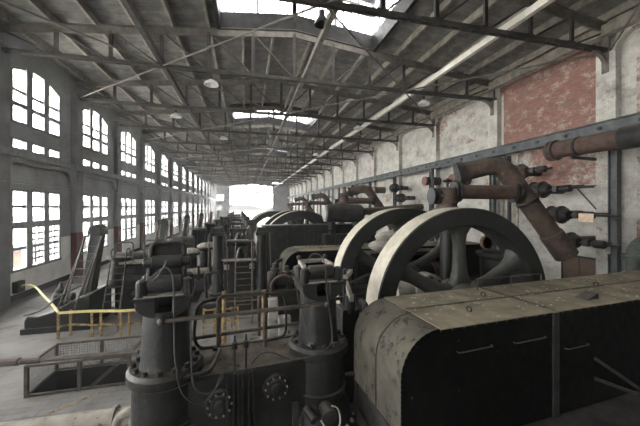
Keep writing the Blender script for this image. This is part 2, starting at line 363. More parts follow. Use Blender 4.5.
# far wall with the open doorway, glazed strip above it, two small windows beside
mb = MB(); DX0, DX1, DZ = -6.3, 10.6, 10.5
mb.box(XL-.5,-11.0,Y1,Y1+.5,0,14.6); mb.box(-8.7,DX0,Y1,Y1+.5,0,14.9); mb.box(DX1,XR+.5,Y1,Y1+.5,0,14.6)
for z0,z1 in ((0,3.7),(5.9,7.5),(9.8,14.6)): mb.box(-11.0,-8.7,Y1,Y1+.5,z0,z1)
mb.box(DX0,DX1,Y1,Y1+.5,DZ,11.2)
mb.prism([(DX0,13.3),(2.85,14.2),(DX1,13.3),(DX1,15.1),(2.85,16.1),(DX0,15.1)], Y1, Y1+.5)
struct(mb.build('wall_far', M['farwall']))  # far wall has its own grey, darker than the left wall
e = bpy.data.objects.new('window_%d' % (wn+1), None); C.objects.link(e); struct(e); mb = MB()
for t in range(9): x = DX0+(DX1-DX0)*t/8; mb.box(x-.12,x+.12,Y1+.1,Y1+.3,11.2,14.1)
mb.build('window_frame', M['wframe'], e); MB().add([(DX0,Y1+.2,11.2),(DX1,Y1+.2,11.2),(DX1,Y1+.2,13.4),(2.85,Y1+.2,14.2),(DX0,Y1+.2,13.4)],[(0,1,2,3,4)]).build('pane', M['pane'], e)
for q, (z0,z1) in enumerate(((3.7,5.9),(7.5,9.8))):
    e = bpy.data.objects.new('window_%d' % (wn+2+q), None); C.objects.link(e); struct(e)
    MB().box(-9.95,-9.75,Y1+.1,Y1+.3,z0,z1).box(-11,-8.7,Y1+.1,Y1+.3,z0,z0+.1).box(-11,-8.7,Y1+.1,Y1+.3,z1-.1,z1).build('window_frame', M['wframe'], e)
    MB().add([(-11,Y1+.2,z0),(-8.7,Y1+.2,z0),(-8.7,Y1+.2,z1),(-11,Y1+.2,z1)],[(0,1,2,3)]).build('pane', M['pane'], e)
portal(((DX0+DX1)/2, Y1+.6, 6.5), (PI/2,0,PI), 16.9, 13)
struct(MB().box(XL-.5,XR+.5,Y0-.5,Y0,0,16.2).build('wall_near', M['wallL']))

# roof: two low slopes with transverse raised glazed monitors every third bay
RX, ZE, ZR = 2.85, 14.3, 16.0
zr = lambda x: ZE + (ZR-ZE)*(1-abs(x-RX)/(XR-RX))
MX0, MX1 = -1.5, 8.0
MON = [(11+21*j, 18+21*j) for j in range(-1, 5)] + [(116,121)]
mb = MB(); yb = sorted({Y0,Y1,*[m[0] for m in MON],*[m[1] for m in MON]}); xb = [XL-.5,MX0,RX,MX1,XR+.5]
for j in range(len(yb)-1):
    op = any(m[0] == yb[j] for m in MON)
    for i in range(4):
        if op and i in (1,2): continue
        a, b = xb[i], xb[i+1]
        vs = [(x,y,zr(x)+dz) for dz in (0,.25) for y in (yb[j],yb[j+1]) for x in (a,b)]
        mb.add(vs, [(0,2,3,1),(4,5,7,6),(0,1,5,4),(2,6,7,3),(0,4,6,2),(1,3,7,5)])
roof = struct(mb.build('ceiling', M['roof']))
px_ = [RX + s*d for s in (-1,1) for d in (1.2,3.05,4.9,6.75,8.6,10.45,12.3,14.1)]
for x in px_:
    mb = MB()
    for j in range(len(yb)-1):
        if MX0 < x < MX1 and any(m[0] == yb[j] for m in MON): continue
        mb.box(x-.075,x+.075,yb[j],yb[j+1],zr(x)-.36,zr(x)+.01)
    mb.build('purlin', M['purlin'] if x < RX else M['chord'] if False else M['purlin'], roof)
for q, (a, b) in enumerate(MON):
    H = 3.1
    e = struct(bpy.data.objects.new('roof_monitor', None)); C.objects.link(e)
    mb = MB(); zt = lambda x: zr(x)+H
    for x0,x1 in ((MX0-.3,RX),(RX,MX1+.3)):
        vs = [(x,y,zt(x)+dz) for dz in (0,.2) for y in (a-.4,b+.4) for x in (x0,x1)]
        mb.add(vs, [(0,2,3,1),(4,5,7,6),(0,1,5,4),(2,6,7,3),(0,4,6,2),(1,3,7,5)])
    mb.build('monitor_roof', M['roof'], e)
    fr, pn = MB(), MB()
    for y in (a,b):
        for x0,x1 in ((MX0,RX),(RX,MX1)):
            n = 10
            for t in range(n+1):
                x = x0+(x1-x0)*t/n; wd = .25 if t in (0,n) else .07 if t != 5 else .16
                fr.box(x-wd/2,x+wd/2,y-.08,y+.08,zr(x)-.05,zt(x))
            for h, th in ((1.85,.08),(2.4,.08),(2.9,.4)): fr.beam((x0,y,zr(x0)+h),(x1,y,zr(x1)+h),.12,th)
            pn.add([(x0,y,zr(x0)),(x1,y,zr(x1)),(x1,y,zt(x1)),(x0,y,zt(x0))],[(0,1,2,3)])
    for x in (MX0,MX1):
        n = 8
        for t in range(n+1): y = a+(b-a)*t/n; fr.box(x-.06,x+.06,y-.03,y+.03,zr(x),zt(x))
        for h, th in ((2.0,.08),(2.9,.4)): fr.beam((x,a,zr(x)+h),(x,b,zr(x)+h),.12,th)
        pn.add([(x,a,zr(x)),(x,b,zr(x)),(x,b,zt(x)),(x,a,zt(x))],[(0,1,2,3)])
    cb = MB()
    for y in (a,b):
        for x0,x1 in ((MX0,RX),(RX,MX1)): cb.beam((x0,y,zr(x0)+.1),(x1,y,zr(x1)+.1),.2,1.0)
    for x in (MX0,MX1): cb.beam((x,a,zr(x)+.1),(x,b,zr(x)+.1),.2,1.0)
    cb.build('curb', M['iron2'], e)
    fr.build('window_frame', M['wframe'], e); pn.build('pane', M['dimglass'], e)
    portal(((MX0+MX1)/2, (a+b)/2, zr(MX0)-.02), (0,0,0), MX1-MX0, b-a)

# trusses
ZB = 12.7
def truss(y, first=None):
    e = struct(bpy.data.objects.new('roof_truss', None)); C.objects.link(e); e.location = (0,y,0)
    return e
tr = truss(0); pts = [XL+.1+(XR-XL-.2)*i/12 for i in range(13)]; zt = lambda x: zr(x)-.55
mb = MB()
for a, b in ((pts[0],RX),(RX,pts[12])): mb.beam((a,0,zt(a)),(b,0,zt(b)),.10,.40).beam((a,0,zt(a)+.2),(b,0,zt(b)+.2),.3,.03)
mb.build('top_chord', M['chord'], tr)
mb = MB(); mb.box(pts[0],pts[12],-.13,-.06,ZB-.09,ZB+.09).box(pts[0],pts[12],.06,.13,ZB-.09,ZB+.09)
n = 60
for i in range(n): x = pts[0]+(pts[12]-pts[0])*i/n; mb.beam((x,-.1,ZB-.1),(x+.4,.1,ZB-.1),.05,.02)
mb.build('bottom_chord', M['truss'], tr)
for i in range(1, 12):
    x = pts[i]; MB().box(x-.09,x+.09,-.05,.05,ZB,zt(x)).box(x-.22,x+.22,-.03,.03,ZB-.1,ZB+.2).build('web_post', M['truss'], tr)
for i in range(12):
    a, b = (i, i+1) if i < 6 else (i+1, i)
    MB().beam((pts[a],0,zt(pts[a])),(pts[b],0,ZB),.07,.07).build('web_diagonal', M['truss'], tr)
MB().tube([(XR-1.2+.85*math.cos(PI*t/20),0,ZB-.95+.85*math.sin(PI*t/20)) for t in range(11)],.11,8).build('corbel_bracket', M['chord'], tr)
MB().box(XR-.42,XR-.28,-.15,.15,ZB-1.1,zt(pts[12])).build('corbel_plate', M['chord'], tr)
for k in range(-2, 16):
    y = 11+7*k
    if k == 0: tr.location = (0,y,0)
    else: dup(tr, (0,y,0))
# runners and plan bracing on the bottom chords
def runner(x, m, w_, h_, z): return struct(MB().box(x-w_/2,x+w_/2,Y0+.1,Y1-.1,z-h_/2,z+h_/2).build('trim_1', m))
runner(11.3, M['palerun'], .22, .30, ZB+.30); runner(RX+.6, M['chord'], .22, .30, ZB+.25); runner(-4.5, M['truss'], .22, .30, ZB+.25)
for k in range(-2, 8):
    y = 11+14*k
    for xa in (XL+.1, XR-.1):
        for ya, yb2 in ((y,y+14),(y+14,y)):
            if yb2 < Y1 and ya < Y1: struct(MB().cyl((xa,ya,ZB+.0),(RX,yb2,ZB+.0),.045,n=6).build('brace_rod_trim', M['chord']))

# steel pipe rack on the right wall
gird = thing('pipe_rack', 'long blue-grey steel girder on posts along the right brick wall', 'pipe rack')
mb = MB(); gx = 16.45; gz0, gz1 = 8.45, 9.05
mb.box(gx-.03,gx+.03,Y0+1,Y1-2,gz0,gz1).box(gx-.18,gx+.18,Y0+1,Y1-2,gz1-.05,gz1).box(gx-.18,gx+.18,Y0+1,Y1-2,gz0,gz0+.05)
mb.build('girder', M['girder'], gird)
for k in range(-2, 15):
    y = 10.15+7*k
    MB().box(gx-.02,gx+.02,y-.16,y+.16,0,gz0).box(gx-.14,gx+.14,y-.18,y-.15,0,gz0).box(gx-.14,gx+.14,y+.15,y+.18,0,gz0).beam((gx,y,gz0+.2),(XR-.2,y,gz0+.2),.2,.2).build('post', M['girder'], gird)
for k in range(-1, 40): y = 6+1.75*k*.9; MB().cyl((gx-.03,y,gz0+.3),(gx-.12,y,gz0+.3),.09,n=8).build('hanger_bolt', M['iron'], gird)

# ------------------------------------------------------------------ foreground engine frame
e1 = thing('blowing_engine', 'dark cast iron engine bed in the foreground with two tall flanged columns', 'steam engine', (0,6.5,0), math.radians(5.4))
CXL, CXR = -1.5, 1.6
def col_parts(cx, parent, frame_up):
    mb = MB().lathe([(.60,-.4),(.60,.98),(.63,1.0),(.63,1.04),(.59,1.06),(.59,1.74),(.63,1.78)], (cx,0,0), n=36); mb.build('barrel', M['iron'], parent)
    fl = MB().lathe([(.64,1.78),(.67,1.80),(.67,1.95),(.64,1.98),(.62,2.02),(.2,2.02)], (cx,0,0), n=40).build('flange', M['iron'], parent)
    for i in range(14):
        t = 2*PI*(i+.3)/14; MB().cyl((cx+.55*math.cos(t),.55*math.sin(t),2.0),(cx+.55*math.cos(t),.55*math.sin(t),2.10),.055,.04,8).build('flange_bolt', M['iron2'], fl)
    MB().lathe([(.48,2.0),(.455,2.04),(.44,2.12),(.43,2.3),(.415,2.7),(.40,3.08)], (cx,0,0), n=32).build('column', M['ironb'], parent)
    hd = MB(); hw = .47                                        # half-round saddle with a slot, two ears
    poly = [(cx-hw,3.34),(cx-hw,3.24)]+[(cx-hw*math.cos(t*PI/12), 3.24-.28*math.sin(t*PI/12)) for t in range(1,12)]+[(cx+hw,3.24),(cx+hw,3.34),(cx+.14,3.34),(cx+.14,3.08),(cx-.14,3.08),(cx-.14,3.34)]
    hd.prism(poly, -.38, .38); hd.box(cx-.16,cx+.16,-.02,.38,3.0,3.3)
    hd.build('saddle', M['ironb'], parent, bevel=.02)
    for a, b in ((cx-hw-.02,cx-.15),(cx+.15,cx+hw+.02)): MB().box(a,b,-.41,.41,3.30,3.36).build('saddle_lip', M['iron2'], parent)
    for s in (-1,1):
        for y in (-.22,.24): MB().lathe([(.075,3.34),(.095,3.36),(.095,3.58),(.085,3.63),(.05,3.66),(.02,3.67)], (cx+s*.385,y,0), n=16).build('ear_post', M['iron2'], parent)
    MB().lathe([(.07,-.38),(.10,-.36),(.10,-.28),(.155,-.27),(.16,-.24),(.16,.24),(.155,.27),(.10,.28),(.10,.36),(.07,.38)], (cx,-.16,3.55), (1,0,0), 24).build('roller', M['ironb'], parent)
    MB().box(cx-.33,cx+.33,-.36,-.32,3.36,3.385).build('roller_trim', M['cream'], parent)
    fb = MB()
    if frame_up:
        q = [(cx-.32,-.02,3.36),(cx-.29,.22,4.28),(cx+.29,.22,4.28),(cx+.32,-.02,3.36)]; fb.tube(rpath(q,.12),.05,8)
        fb.add([(cx-.3,.06,3.5),(cx+.3,.06,3.5),(cx+.28,.23,4.26),(cx-.28,.23,4.26)],[(0,1,2,3)])
        fb.build('cap_frame', M['iron2'], parent)
        MB().lathe([(.08,-.42),(.10,-.40),(.10,-.27),(.13,-.26),(.13,.26),(.10,.27),(.10,.40),(.08,.42)], (cx,.10,3.92), (1,0,0), 24).build('cap_roller', M['ironb'], parent)
    else:
        fb.beam((cx-.34,-.05,3.66),(cx-.30,.45,3.70),.09,.09).beam((cx+.34,-.05,3.66),(cx+.30,.45,3.70),.09,.09).beam((cx-.34,.45,3.70),(cx+.34,.45,3.70),.09,.09)
        fb.build('cap_frame', M['cream'], parent, bevel=.012)
        for s in (-1,1): MB().ball((cx+s*.33,.44,3.79),.06).build('cap_knob', M['iron2'], parent)
col_parts(CXL, e1, True); col_parts(CXR, e1, False)
bed = MB().box(CXL,CXR,-.42,.75,.2,1.80).build('bed', M['iron'], e1, bevel=.03)
for y0,y1 in ((-.47,-.36),(.70,.80)): MB().box(CXL+.1,CXR-.1,y0,y1,1.76,1.84).build('bed_lip', M['iron2'], e1)
MB().box(CXL+.1,CXR-.1,-.36,.70,1.80,1.815).build('deck_plate', M['deck'], e1)
for x, z in ((-.53,1.25),(.55,1.36)):
    cv = MB().lathe([(.27,0),(.27,.05),(.245,.07),(.18,.07),(.17,.10),(.11,.10),(.10,.14),(.08,.15),(.01,.15)], (x,-.42,z), (0,-1,0), 28).build('inspection_cover', M['iron2'], e1)
    for i in range(10): t = 2*PI*i/10; MB().cyl((x+.215*math.cos(t),-.48,z+.215*math.sin(t)),(x+.215*math.cos(t),-.52,z+.215*math.sin(t)),.02,n=6).build('cover_bolt', M['box'], cv)
for x in (-1.0,-.05,.95): MB().beam((x,-.42,.95),(x-.06,-.9,-.2),.13,.05,(0,1,0)).build('rib', M['iron2'], e1)
MB().box(CXL-.7,CXR+.7,-.3,1.0,0,.22).build('bed_foot', M['iron'], e1)
for x in (-.26,-.05):                                          # lubricator rods in front of the bed
    rd = MB().cyl((x,-.54,.75),(x,-.54,2.3),.02,n=8).build('lubricator', M['iron'], e1)
    MB().lathe([(.03,2.28),(.055,2.30),(.055,2.42),(.022,2.44),(.018,2.54),(.005,2.56)], (x,-.54,0), n=10).build('lubricator_cup', M['iron'], rd)
for i, x in enumerate((-.40,-.28,-.20,-.12,.0,.08)): MB().tube(rpath([(x,-.46,1.86),(x,-.58,1.84),(x,-.60,.9+.06*i),(x+.05,-.45,.3)],.08),.017,6).build('oil_line', M['iron'], e1)
MB().box(-.46,.14,-.57,-.46,1.80,1.89).build('oil_manifold', M['iron2'], e1)
rf = MB().lathe([(.60,.85),(.72,.5),(.90,.05),(.95,0)], (CXR,0,0), n=36).build('skirt', M['iron'], e1)
for i in range(9): t = math.radians(-75+17*i); MB().ball((CXR+.80*math.cos(t),.80*math.sin(t),.36),.05,n=8,m=5).build('skirt_bolt', M['box'], rf)
vb = MB().cyl((CXR-.05,-.5,.85),(CXR-.05,-.85,.80),.13,n=14).cyl((CXR-.05,-.83,.80),(CXR-.05,-.9,.79),.17,n=14).build('drain_valve', M['iron2'], e1)
MB().cyl((CXR-.45,-.5,.8),(CXR-.35,-.8,.74),.08,n=10).build('drain_cock', M['iron2'], e1)
MB().tube(bez([(CXR-.25,-.9,.8),(CXR-.1,-1.0,.6),(CXR+.12,-.98,.68),(CXR+.14,-.85,.9),(CXR,-.85,1.0)]),.016,6).build('drain_hose', M['palecable'], vb)
MB().tube(rpath([(CXR+.5,-.4,1.3),(CXR+.72,-.45,1.32),(CXR+.78,-.4,1.0),(CXR+.76,-.3,.1)],.12),.045,8).build('drain_pipe', M['iron2'], e1)
MB().tube(rpath([(CXL+.35,-.56,1.92),(CXL+.80,-.5,1.93),(CXL+1.0,.35,1.93),(CXL+.85,.42,1.93)],.12),.045,8).build('toe_pipe', M['iron2'], e1)
# pipe railing carried by the two columns
ra = thing('pipe_railing', 'brown pipe railing with a hooped gate between the two foreground columns', 'railing', (0,6.5,0), math.radians(5.4))
MB().cyl((CXL-.02,-.47,2.95),(CXR+.02,-.45,2.93),.04,n=10).build('top_rail', M['steelrail'], ra)
for x,z in ((CXL-.02,2.95),(CXR+.04,2.93)): MB().ball((x,-.47,z),.07).build('rail_knob', M['steelrail'], ra)
MB().cyl((CXL+.4,.55,2.16),(CXR-.3,.58,2.18),.04,n=10).build('lower_rail', M['steelrail'], ra)
MB().tube(rpath([(-.55,.40,1.8),(-.55,.40,3.05),(.46,.40,3.05),(.46,.40,1.8)],.14),.045,10).build('gate_hoop', M['steelrail'], ra)
MB().tube(rpath([(-.55,.5,3.0),(-.98,.5,2.92),(-1.05,.5,2.2),(-.95,.5,1.95),(-.5,.5,1.92)],.18),.035,8).build('side_hoop', M['iron2'], ra)
MB().tube(rpath([(.46,.5,3.0),(.93,.5,2.95),(.98,.5,2.4),(.96,.5,1.95),(.5,.5,1.9)],.16),.03,8).build('side_hoop', M['iron2'], ra)
# cables draped over the columns
def cable(pts, lab, r=.015, m='cable', name='cable'):
    return tag(MB().tube(bez(pts), r, 6).build(name, M[m]), lab, 'cable')
cable([(-1.85,6.2,3.62),(-1.72,6.12,3.68),(-1.5,6.1,3.86),(-1.36,6.05,3.82),(-1.28,5.95,3.55),(-1.26,5.90,2.9),(-1.22,5.78,2.3),(-1.1,5.70,1.75),(-.85,5.80,1.45),(-.62,5.86,1.5),(-.45,5.92,1.85),(-.3,6.02,1.96),(-.12,6.06,1.9)], 'grey cable hanging down the left foreground column and looping over the bed')
cable([(-1.9,6.2,3.56),(-1.72,6.08,3.58),(-1.5,6.02,3.84),(-1.42,6.1,4.0)], 'short cable curled over the roller of the left foreground column')
cable([(-1.05,6.1,3.6),(-1.0,6.0,2.9),(-.97,5.9,2.2),(-.9,5.78,1.75),(-.62,5.82,1.6),(-.35,5.95,1.9)], 'thin cable hanging from the right side of the left column head', .014)
cable([(1.28,6.5,3.75),(1.4,6.45,3.95),(1.55,6.35,3.96),(1.66,6.27,3.75),(1.68,6.2,3.2),(1.75,6.15,2.6),(1.74,6.05,2.15),(1.4,5.98,1.98),(.9,6.1,1.86)], 'grey cable looped over the head of the right foreground column')
cable([(.1,6.12,1.88),(.28,6.15,2.03),(.5,6.17,2.04),(.75,6.16,1.92),(.88,6.16,1.86)], 'short cable arched over the bed edge beside the right column', .014)
cable([(1.22,6.45,3.35),(1.17,6.3,2.8),(1.25,6.22,2.4),(1.3,6.1,2.1)], 'thin cable running down the left face of the right column', .012)

# ------------------------------------------------------------------ housings, flywheels, shaft
def housing(label, loc, rz, L_=11.5, D=1.85, z0=1.18, z1=2.90):
    h = thing('engine_housing', label, 'machine housing', loc, rz); r = .78
    cu = arc(r, z1-r, r, 180, 90, 10)                          # end profile
    prof = [(0,z0)]+cu+[(L_,z1),(L_,z0)]
    mb = MB(); pf_ = [(0,z0)]+cu+[(L_,z1),(L_,.8),(1.0,.8),(.55,z0)]; mb.add([(x,0,z) for x,z in pf_], [tuple(range(len(pf_)))]); mb.build('front_plate', M['black'], h)
    mb = MB(); mb.add([(x,D,z) for x,z in prof], [tuple(range(len(prof)))]); mb.build('back_plate', M['black'], h)
    mb = MB(); P = [(0,z0)]+cu
    mb.add([(x,y,z) for y in (0,D) for x,z in P], [(i,i+1,i+1+len(P),i+len(P)) for i in range(len(P)-1)]); mb.build('end_plate', M['tanend'], h)
    MB().box(r-.01,L_,-.03,D+.02,z1-.012,z1+.012).build('top_plate', M['dusttop'], h)
    mb = MB()
    for i in range(22):
        t = i/21; 
        if t < .5: p = (-.0,.0,z0+.05+(z1-r-z0-.05)*t*2)
        else:
            a = math.radians(180-90*(t-.5)*2); p = (r+r*math.cos(a),0,z1-r+r*math.sin(a))
        mb.ball((p[0],p[1]-.01,p[2]),.016,n=6,m=4)
    for i in range(40): mb.ball((r+i*.25,-.02,z1-.04),.014,n=6,m=4)
    tag(mb.build('rivet_row', M['iron2'], h), None, None, None, 'stuff')
    mb = MB(); mb.tube([(x-.005,D*.45,z+.004) for x,z in P],.012,6); mb.build('end_seam', M['iron2'], h)
    MB().box(3.54,3.60,0,D,z1+.01,z1+.03).build('top_seam', M['tanend'], h); MB().box(r,L_,D*.52,D*.55,z1+.01,z1+.025).build('top_seam', M['tanend'], h)
    MB().box(3.5,3.66,-.035,0,.8,z1-.02).build('seam_strip', M['iron2'], h)
    for x0,x1,z in ((1.13,1.90,2.46),(2.45,3.25,2.44),(3.85,4.5,2.12)):
        MB().tube(rpath([(x0,-.01,z),(x0,-.07,z),(x1,-.07,z+.01),(x1,-.01,z+.01)],.03),.011,6).build('handle', M['steelrail'], h)
    MB().beam((4.75,-.02,1.78),(5.6,-.5,1.1),.05,.07).build('strut', M['iron2'], h); MB().beam((4.75,-.02,1.35),(5.6,-.5,1.05),.05,.06).build('strut', M['iron2'], h)
    for x, y in ((1.9,.5),(3.0,1.2),(6.6,1.0)):
        MB().lathe([(.05,-.014),(.064,0),(.05,.014),(.036,0)], (x,y,z1+.06), (1,.3,0), 12, True).build('lifting_ring', M['iron'], h)
    mb = MB().tube(rpath([(3.3,D-.2,z1),(3.3,D-.2,z1+.28),(5.5,D-.2,z1+.28),(5.5,D-.2,z1)],.03),.018,6).cyl((4.4,D-.2,z1),(4.4,D-.2,z1+.28),.018,n=6); mb.build('low_rail', M['steelrail'], h)
    MB().prism([(4.9,z1),(5.35,z1),(5.35,z1+.14)],.25,.5).build('wedge', M['iron2'], h)
    return h
h1 = housing('big black sheet-metal housing with dusty tan top in the right foreground', (2.47,4.47,0), math.radians(4.2))
h2 = dup(h1, (1.75,14.0,0), math.radians(2), 'black housing with pale rounded end standing beyond the second flywheel')
fl_ = MB(); hm_ = Matrix.Translation((2.47,4.47,0)) @ Matrix.Rotation(math.radians(4.2),4,'Z')
for i in range(150):
    x, y, q = R.uniform(.9,9), R.uniform(.05,1.8), R.uniform(.012,.045); a = R.uniform(0,6.3)
    fl_.add([hm_ @ V(x+q*math.cos(a+b)*R.uniform(.6,1.2), y+q*math.sin(a+b)*R.uniform(.6,1.2), 2.914+z) for z in (0,.012) for b in (0,1.6,3.1,4.7)], [(0,1,2,3),(4,5,6,7),(0,1,5,4),(1,2,6,5),(2,3,7,6),(3,0,4,7)])
tag(fl_.build('debris', M['sack']), 'pale flakes of debris scattered on the dusty housing top', 'debris', None, 'stuff')
tag(MB().box(2.7,14.5,3.7,6.4,0,.72).box(2.7,14.5,6.4,7.1,0,1.1).build('engine_foundation', M['concrete']), 'concrete foundation block under the big foreground housing', 'foundation')
tag(MB().box(2.0,14.5,13.6,16.8,0,1.1).build('engine_foundation', M['concrete']), 'concrete foundation block under the housing beyond the flywheels', 'foundation')
bp = thing('base_plate', 'round brown bolted plate at the foot of the foreground housing', 'plate', (4.2,3.95,.72))
MB().lathe([(1.0,0),(1.0,.08),(.85,.10),(.8,.05),(.1,.05)], n=40).build('disc', M['deck'], bp); bolt_ring('rim_bolt', M['iron2'], bp, (0,0,.09),(0,0,1),.92,14,.04,.06)
nt_ = thing('hex_bolt', 'large steel hex nut on the foundation before the black housing', 'bolt', (5.55,4.2,.72))
MB().cyl((0,0,0),(0,0,.14),.11,n=6).build('nut', M['iron2'], nt_); MB().lathe([(.07,.12),(.07,.22),(.04,.24)],n=12).build('bolt_end', M['box'], nt_)

def flywheel(label, loc, rad=2.86, wd=.80):
    f = thing('flywheel', label, 'flywheel', loc); ri = rad-.52; h = wd/2
    MB().lathe([(rad,-h+.04),(rad,h-.04)], ax=(0,1,0), n=96, close=False).v
    m = MB(); n = 96; e, g = V(1,0,0), V(0,0,1)
    ring = lambda r, y: [V(0,y,0)+e*(r*math.cos(2*PI*i/n))+g*(r*math.sin(2*PI*i/n)) for i in range(n)]
    m.loft([ring(ri+.03,-h),ring(ri,-h+.05),ring(ri,h-.05),ring(ri+.03,h),ring(rad-.03,h),ring(rad,h-.04)],False)
    m.loft([ring(ri+.03,-h),ring(rad-.03,-h),ring(rad,-h+.04)],False); m.build('rim', M['wheel'], f, ang=40)
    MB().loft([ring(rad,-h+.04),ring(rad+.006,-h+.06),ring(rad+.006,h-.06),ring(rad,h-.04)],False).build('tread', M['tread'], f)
    MB().lathe([(.30,-.75),(.34,-.73),(.34,-.55),(.60,-.52),(.66,-.42),(.66,-.2),(.58,-.12),(.58,.12),(.66,.2),(.66,.42),(.60,.52),(.34,.55),(.34,.75)], ax=(0,1,0), n=32).build('hub', M['spoke'], f)
    for k in range(6):
        a = math.radians(91+60*k); d = V(math.cos(a),0,math.sin(a)); s = V(-math.sin(a),0,math.cos(a)); rings = []
        for r, hw, th in ((.5,.40,.22),(.7,.30,.19),(.95,.23,.17),(1.3,.20,.16),(1.65,.19,.16),(1.9,.24,.19),(2.05,.34,.24),(2.14,.46,.28)):
            rings.append([d*(r*rad/2.64)+s*(hw*math.cos(2*PI*i/12))+V(0,1,0)*(th*math.sin(2*PI*i/12)) for i in range(12)])
        MB().loft(rings).build('spoke', M['spoke'], f)
    bolt_ring('hub_bolt', M['iron2'], f, (0,-.52,0),(0,-1,0),.47,8,.04,.06)
    return f
f1 = flywheel('nearest large flywheel, its pale rim rising behind the foreground housing', (6.2,7.3+.40,2.12))
f2 = dup(f1, (6.2,10.7+.40,2.1), None, 'large flywheel standing just behind the nearest flywheel')
f3 = dup(f1, (3.72,20.6,1.9), None, 'flywheel behind the flat dark box in the middle distance'); f4 = dup(f1, (3.6,23.4,1.9), None, 'flywheel paired close behind the middle-distance flywheel')
f5 = dup(f1, (2.75,30.2,1.75), None, 'far flywheel rising before the bright open doorway'); f6 = dup(f1, (2.7,33.2,1.75), None, 'farthest flywheel visible before the bright doorway')
for f in (f2,f3,f4,f5,f6): f.rotation_euler = (0, R.uniform(-.06,.06), 0)
sh = thing('crankshaft', 'dusty pale crankshaft with bolted couplings between the two near flywheels', 'crankshaft', (6.2,9.4,2.1))
MB().cyl((.05,-1.1,.02),(-.1,1.0,0),.26,n=20).build('shaft', M['cream'], sh)
MB().lathe([(.55,-.25),(.58,-.2),(.58,-.05),(.5,-.02),(.5,.02),(.58,.05),(.58,.2),(.55,.25),(.3,.3)], (0,0,0),(0,1,0),28).build('coupling', M['cream'], sh)
bolt_ring('coupling_bolt', M['iron'], sh, (0,-.25,0),(0,-1,0),.46,8,.05,.08)
be = thing('bearing_block', 'dusty bearing casting with bolted cap left of the crankshaft', 'bearing', (5.5,9.5,0))
MB().box(-.5,.2,-.4,.4,-1.4,1.7).build('pedestal', M['iron2'], be, bevel=.04); MB().lathe([(.4,-.6),(.45,-.56),(.45,-.2),(.38,-.18),(.38,.1),(.45,.12),(.45,.25),(.4,.3)],(0,0,2.1),(1,0,0),24).build('bearing_cap', M['palepipe'], be)
bolt_ring('cap_bolt', M['iron'], be, (-.58,0,2.1),(-1,0,0),.32,8,.045,.07)
tb = thing('iron_tub', 'dark flared iron tub standing behind the nearest flywheel', 'tub', (10.1,10.2,0))
MB().lathe([(.70,0),(.70,2.0),(.72,2.9),(.80,3.0),(.86,3.02),(.86,3.14),(.80,3.15),(.72,3.1),(.66,2.6),(.1,2.55)],n=28).build('tub', M['iron2'], tb)
bolt_ring('rim_bolt', M['iron'], tb, (0,0,3.12),(0,0,1),.82,12,.03,.04)
cr = thing('crosshead_casting', 'dark machinery castings low behind the flywheel spokes', 'machine part', (8.4,13.0,0))
MB().box(-2.0,2.6,-.5,.5,0,1.5).build('casting_block', M['iron2'], cr, bevel=.05); MB().cyl((-1.8,0,1.8),(2.0,0,1.8),.5,n=24).build('cylinder', M['iron'], cr)
MB().lathe([(.66,-.1),(.66,.1)],(-1.8,0,1.8),(1,0,0),24).build('flange', M['rustd'], cr); MB().lathe([(.66,-.1),(.66,.1)],(.4,0,1.8),(1,0,0),24).build('flange', M['rustd'], cr)
# sacks behind second wheel
for i, (x,y,z,a,b,c) in enumerate(((6.2,12.9,3.2,.7,.45,.28),(7.1,12.9,3.25,.65,.45,.3),(6.6,13.0,3.6,.75,.4,.26))):
    tag(MB().ball((x,y,z),1,a,b,c,16,10).build('sack', M['sack']), 'pale sack '+('low on the left of','low on the right of','on top of')[i]+' the heap behind the second flywheel', 'sack', 'pale sacks behind the second flywheel')
tag(MB().box(5.4,9.2,12.5,13.4,2.75,2.92).build('sack_shelf', M['iron2']), 'dark shelf carrying the pale sacks behind the second flywheel', 'shelf')
# valve gear right of the right column (between column and housing)
vg = thing('valve_gear', 'oil-stained valve gear with pale levers beside the right foreground column', 'valve gear', (2.55,7.4,0))
MB().box(-.2,.3,-.2,.35,0,2.4).build('stand', M['iron'], vg, bevel=.03)
MB().beam((-.05,-.5,2.75),(.12,.45,2.92),.10,.12).build('lever', M['cream'], vg); MB().beam((-.02,.1,3.15),(.28,.5,3.22),.12,.1).build('lever', M['cream'], vg)
MB().tube(rpath([(.15,-.55,2.72),(.2,-.75,2.7),(.2,-.76,1.9),(.3,-.6,1.7)],.08),.07,8).build('bent_bar', M['iron2'], vg)
MB().box(.05,.35,-.85,-.7,1.9,2.5).build('side_box', M['iron2'], vg, bevel=.03)
MB().cyl((.0,.2,2.4),(.0,.2,3.35),.05,n=10).cyl((-.35,.25,2.55),(.55,.25,2.6),.05,n=10).cyl((.25,.45,2.9),(1.0,.9,3.0),.04,n=8).build('linkage', M['iron'], vg)
MB().cyl((.05,-.1,2.3),(.05,-.1,2.75),.14,n=16).build('oil_cup', M['iron2'], vg)

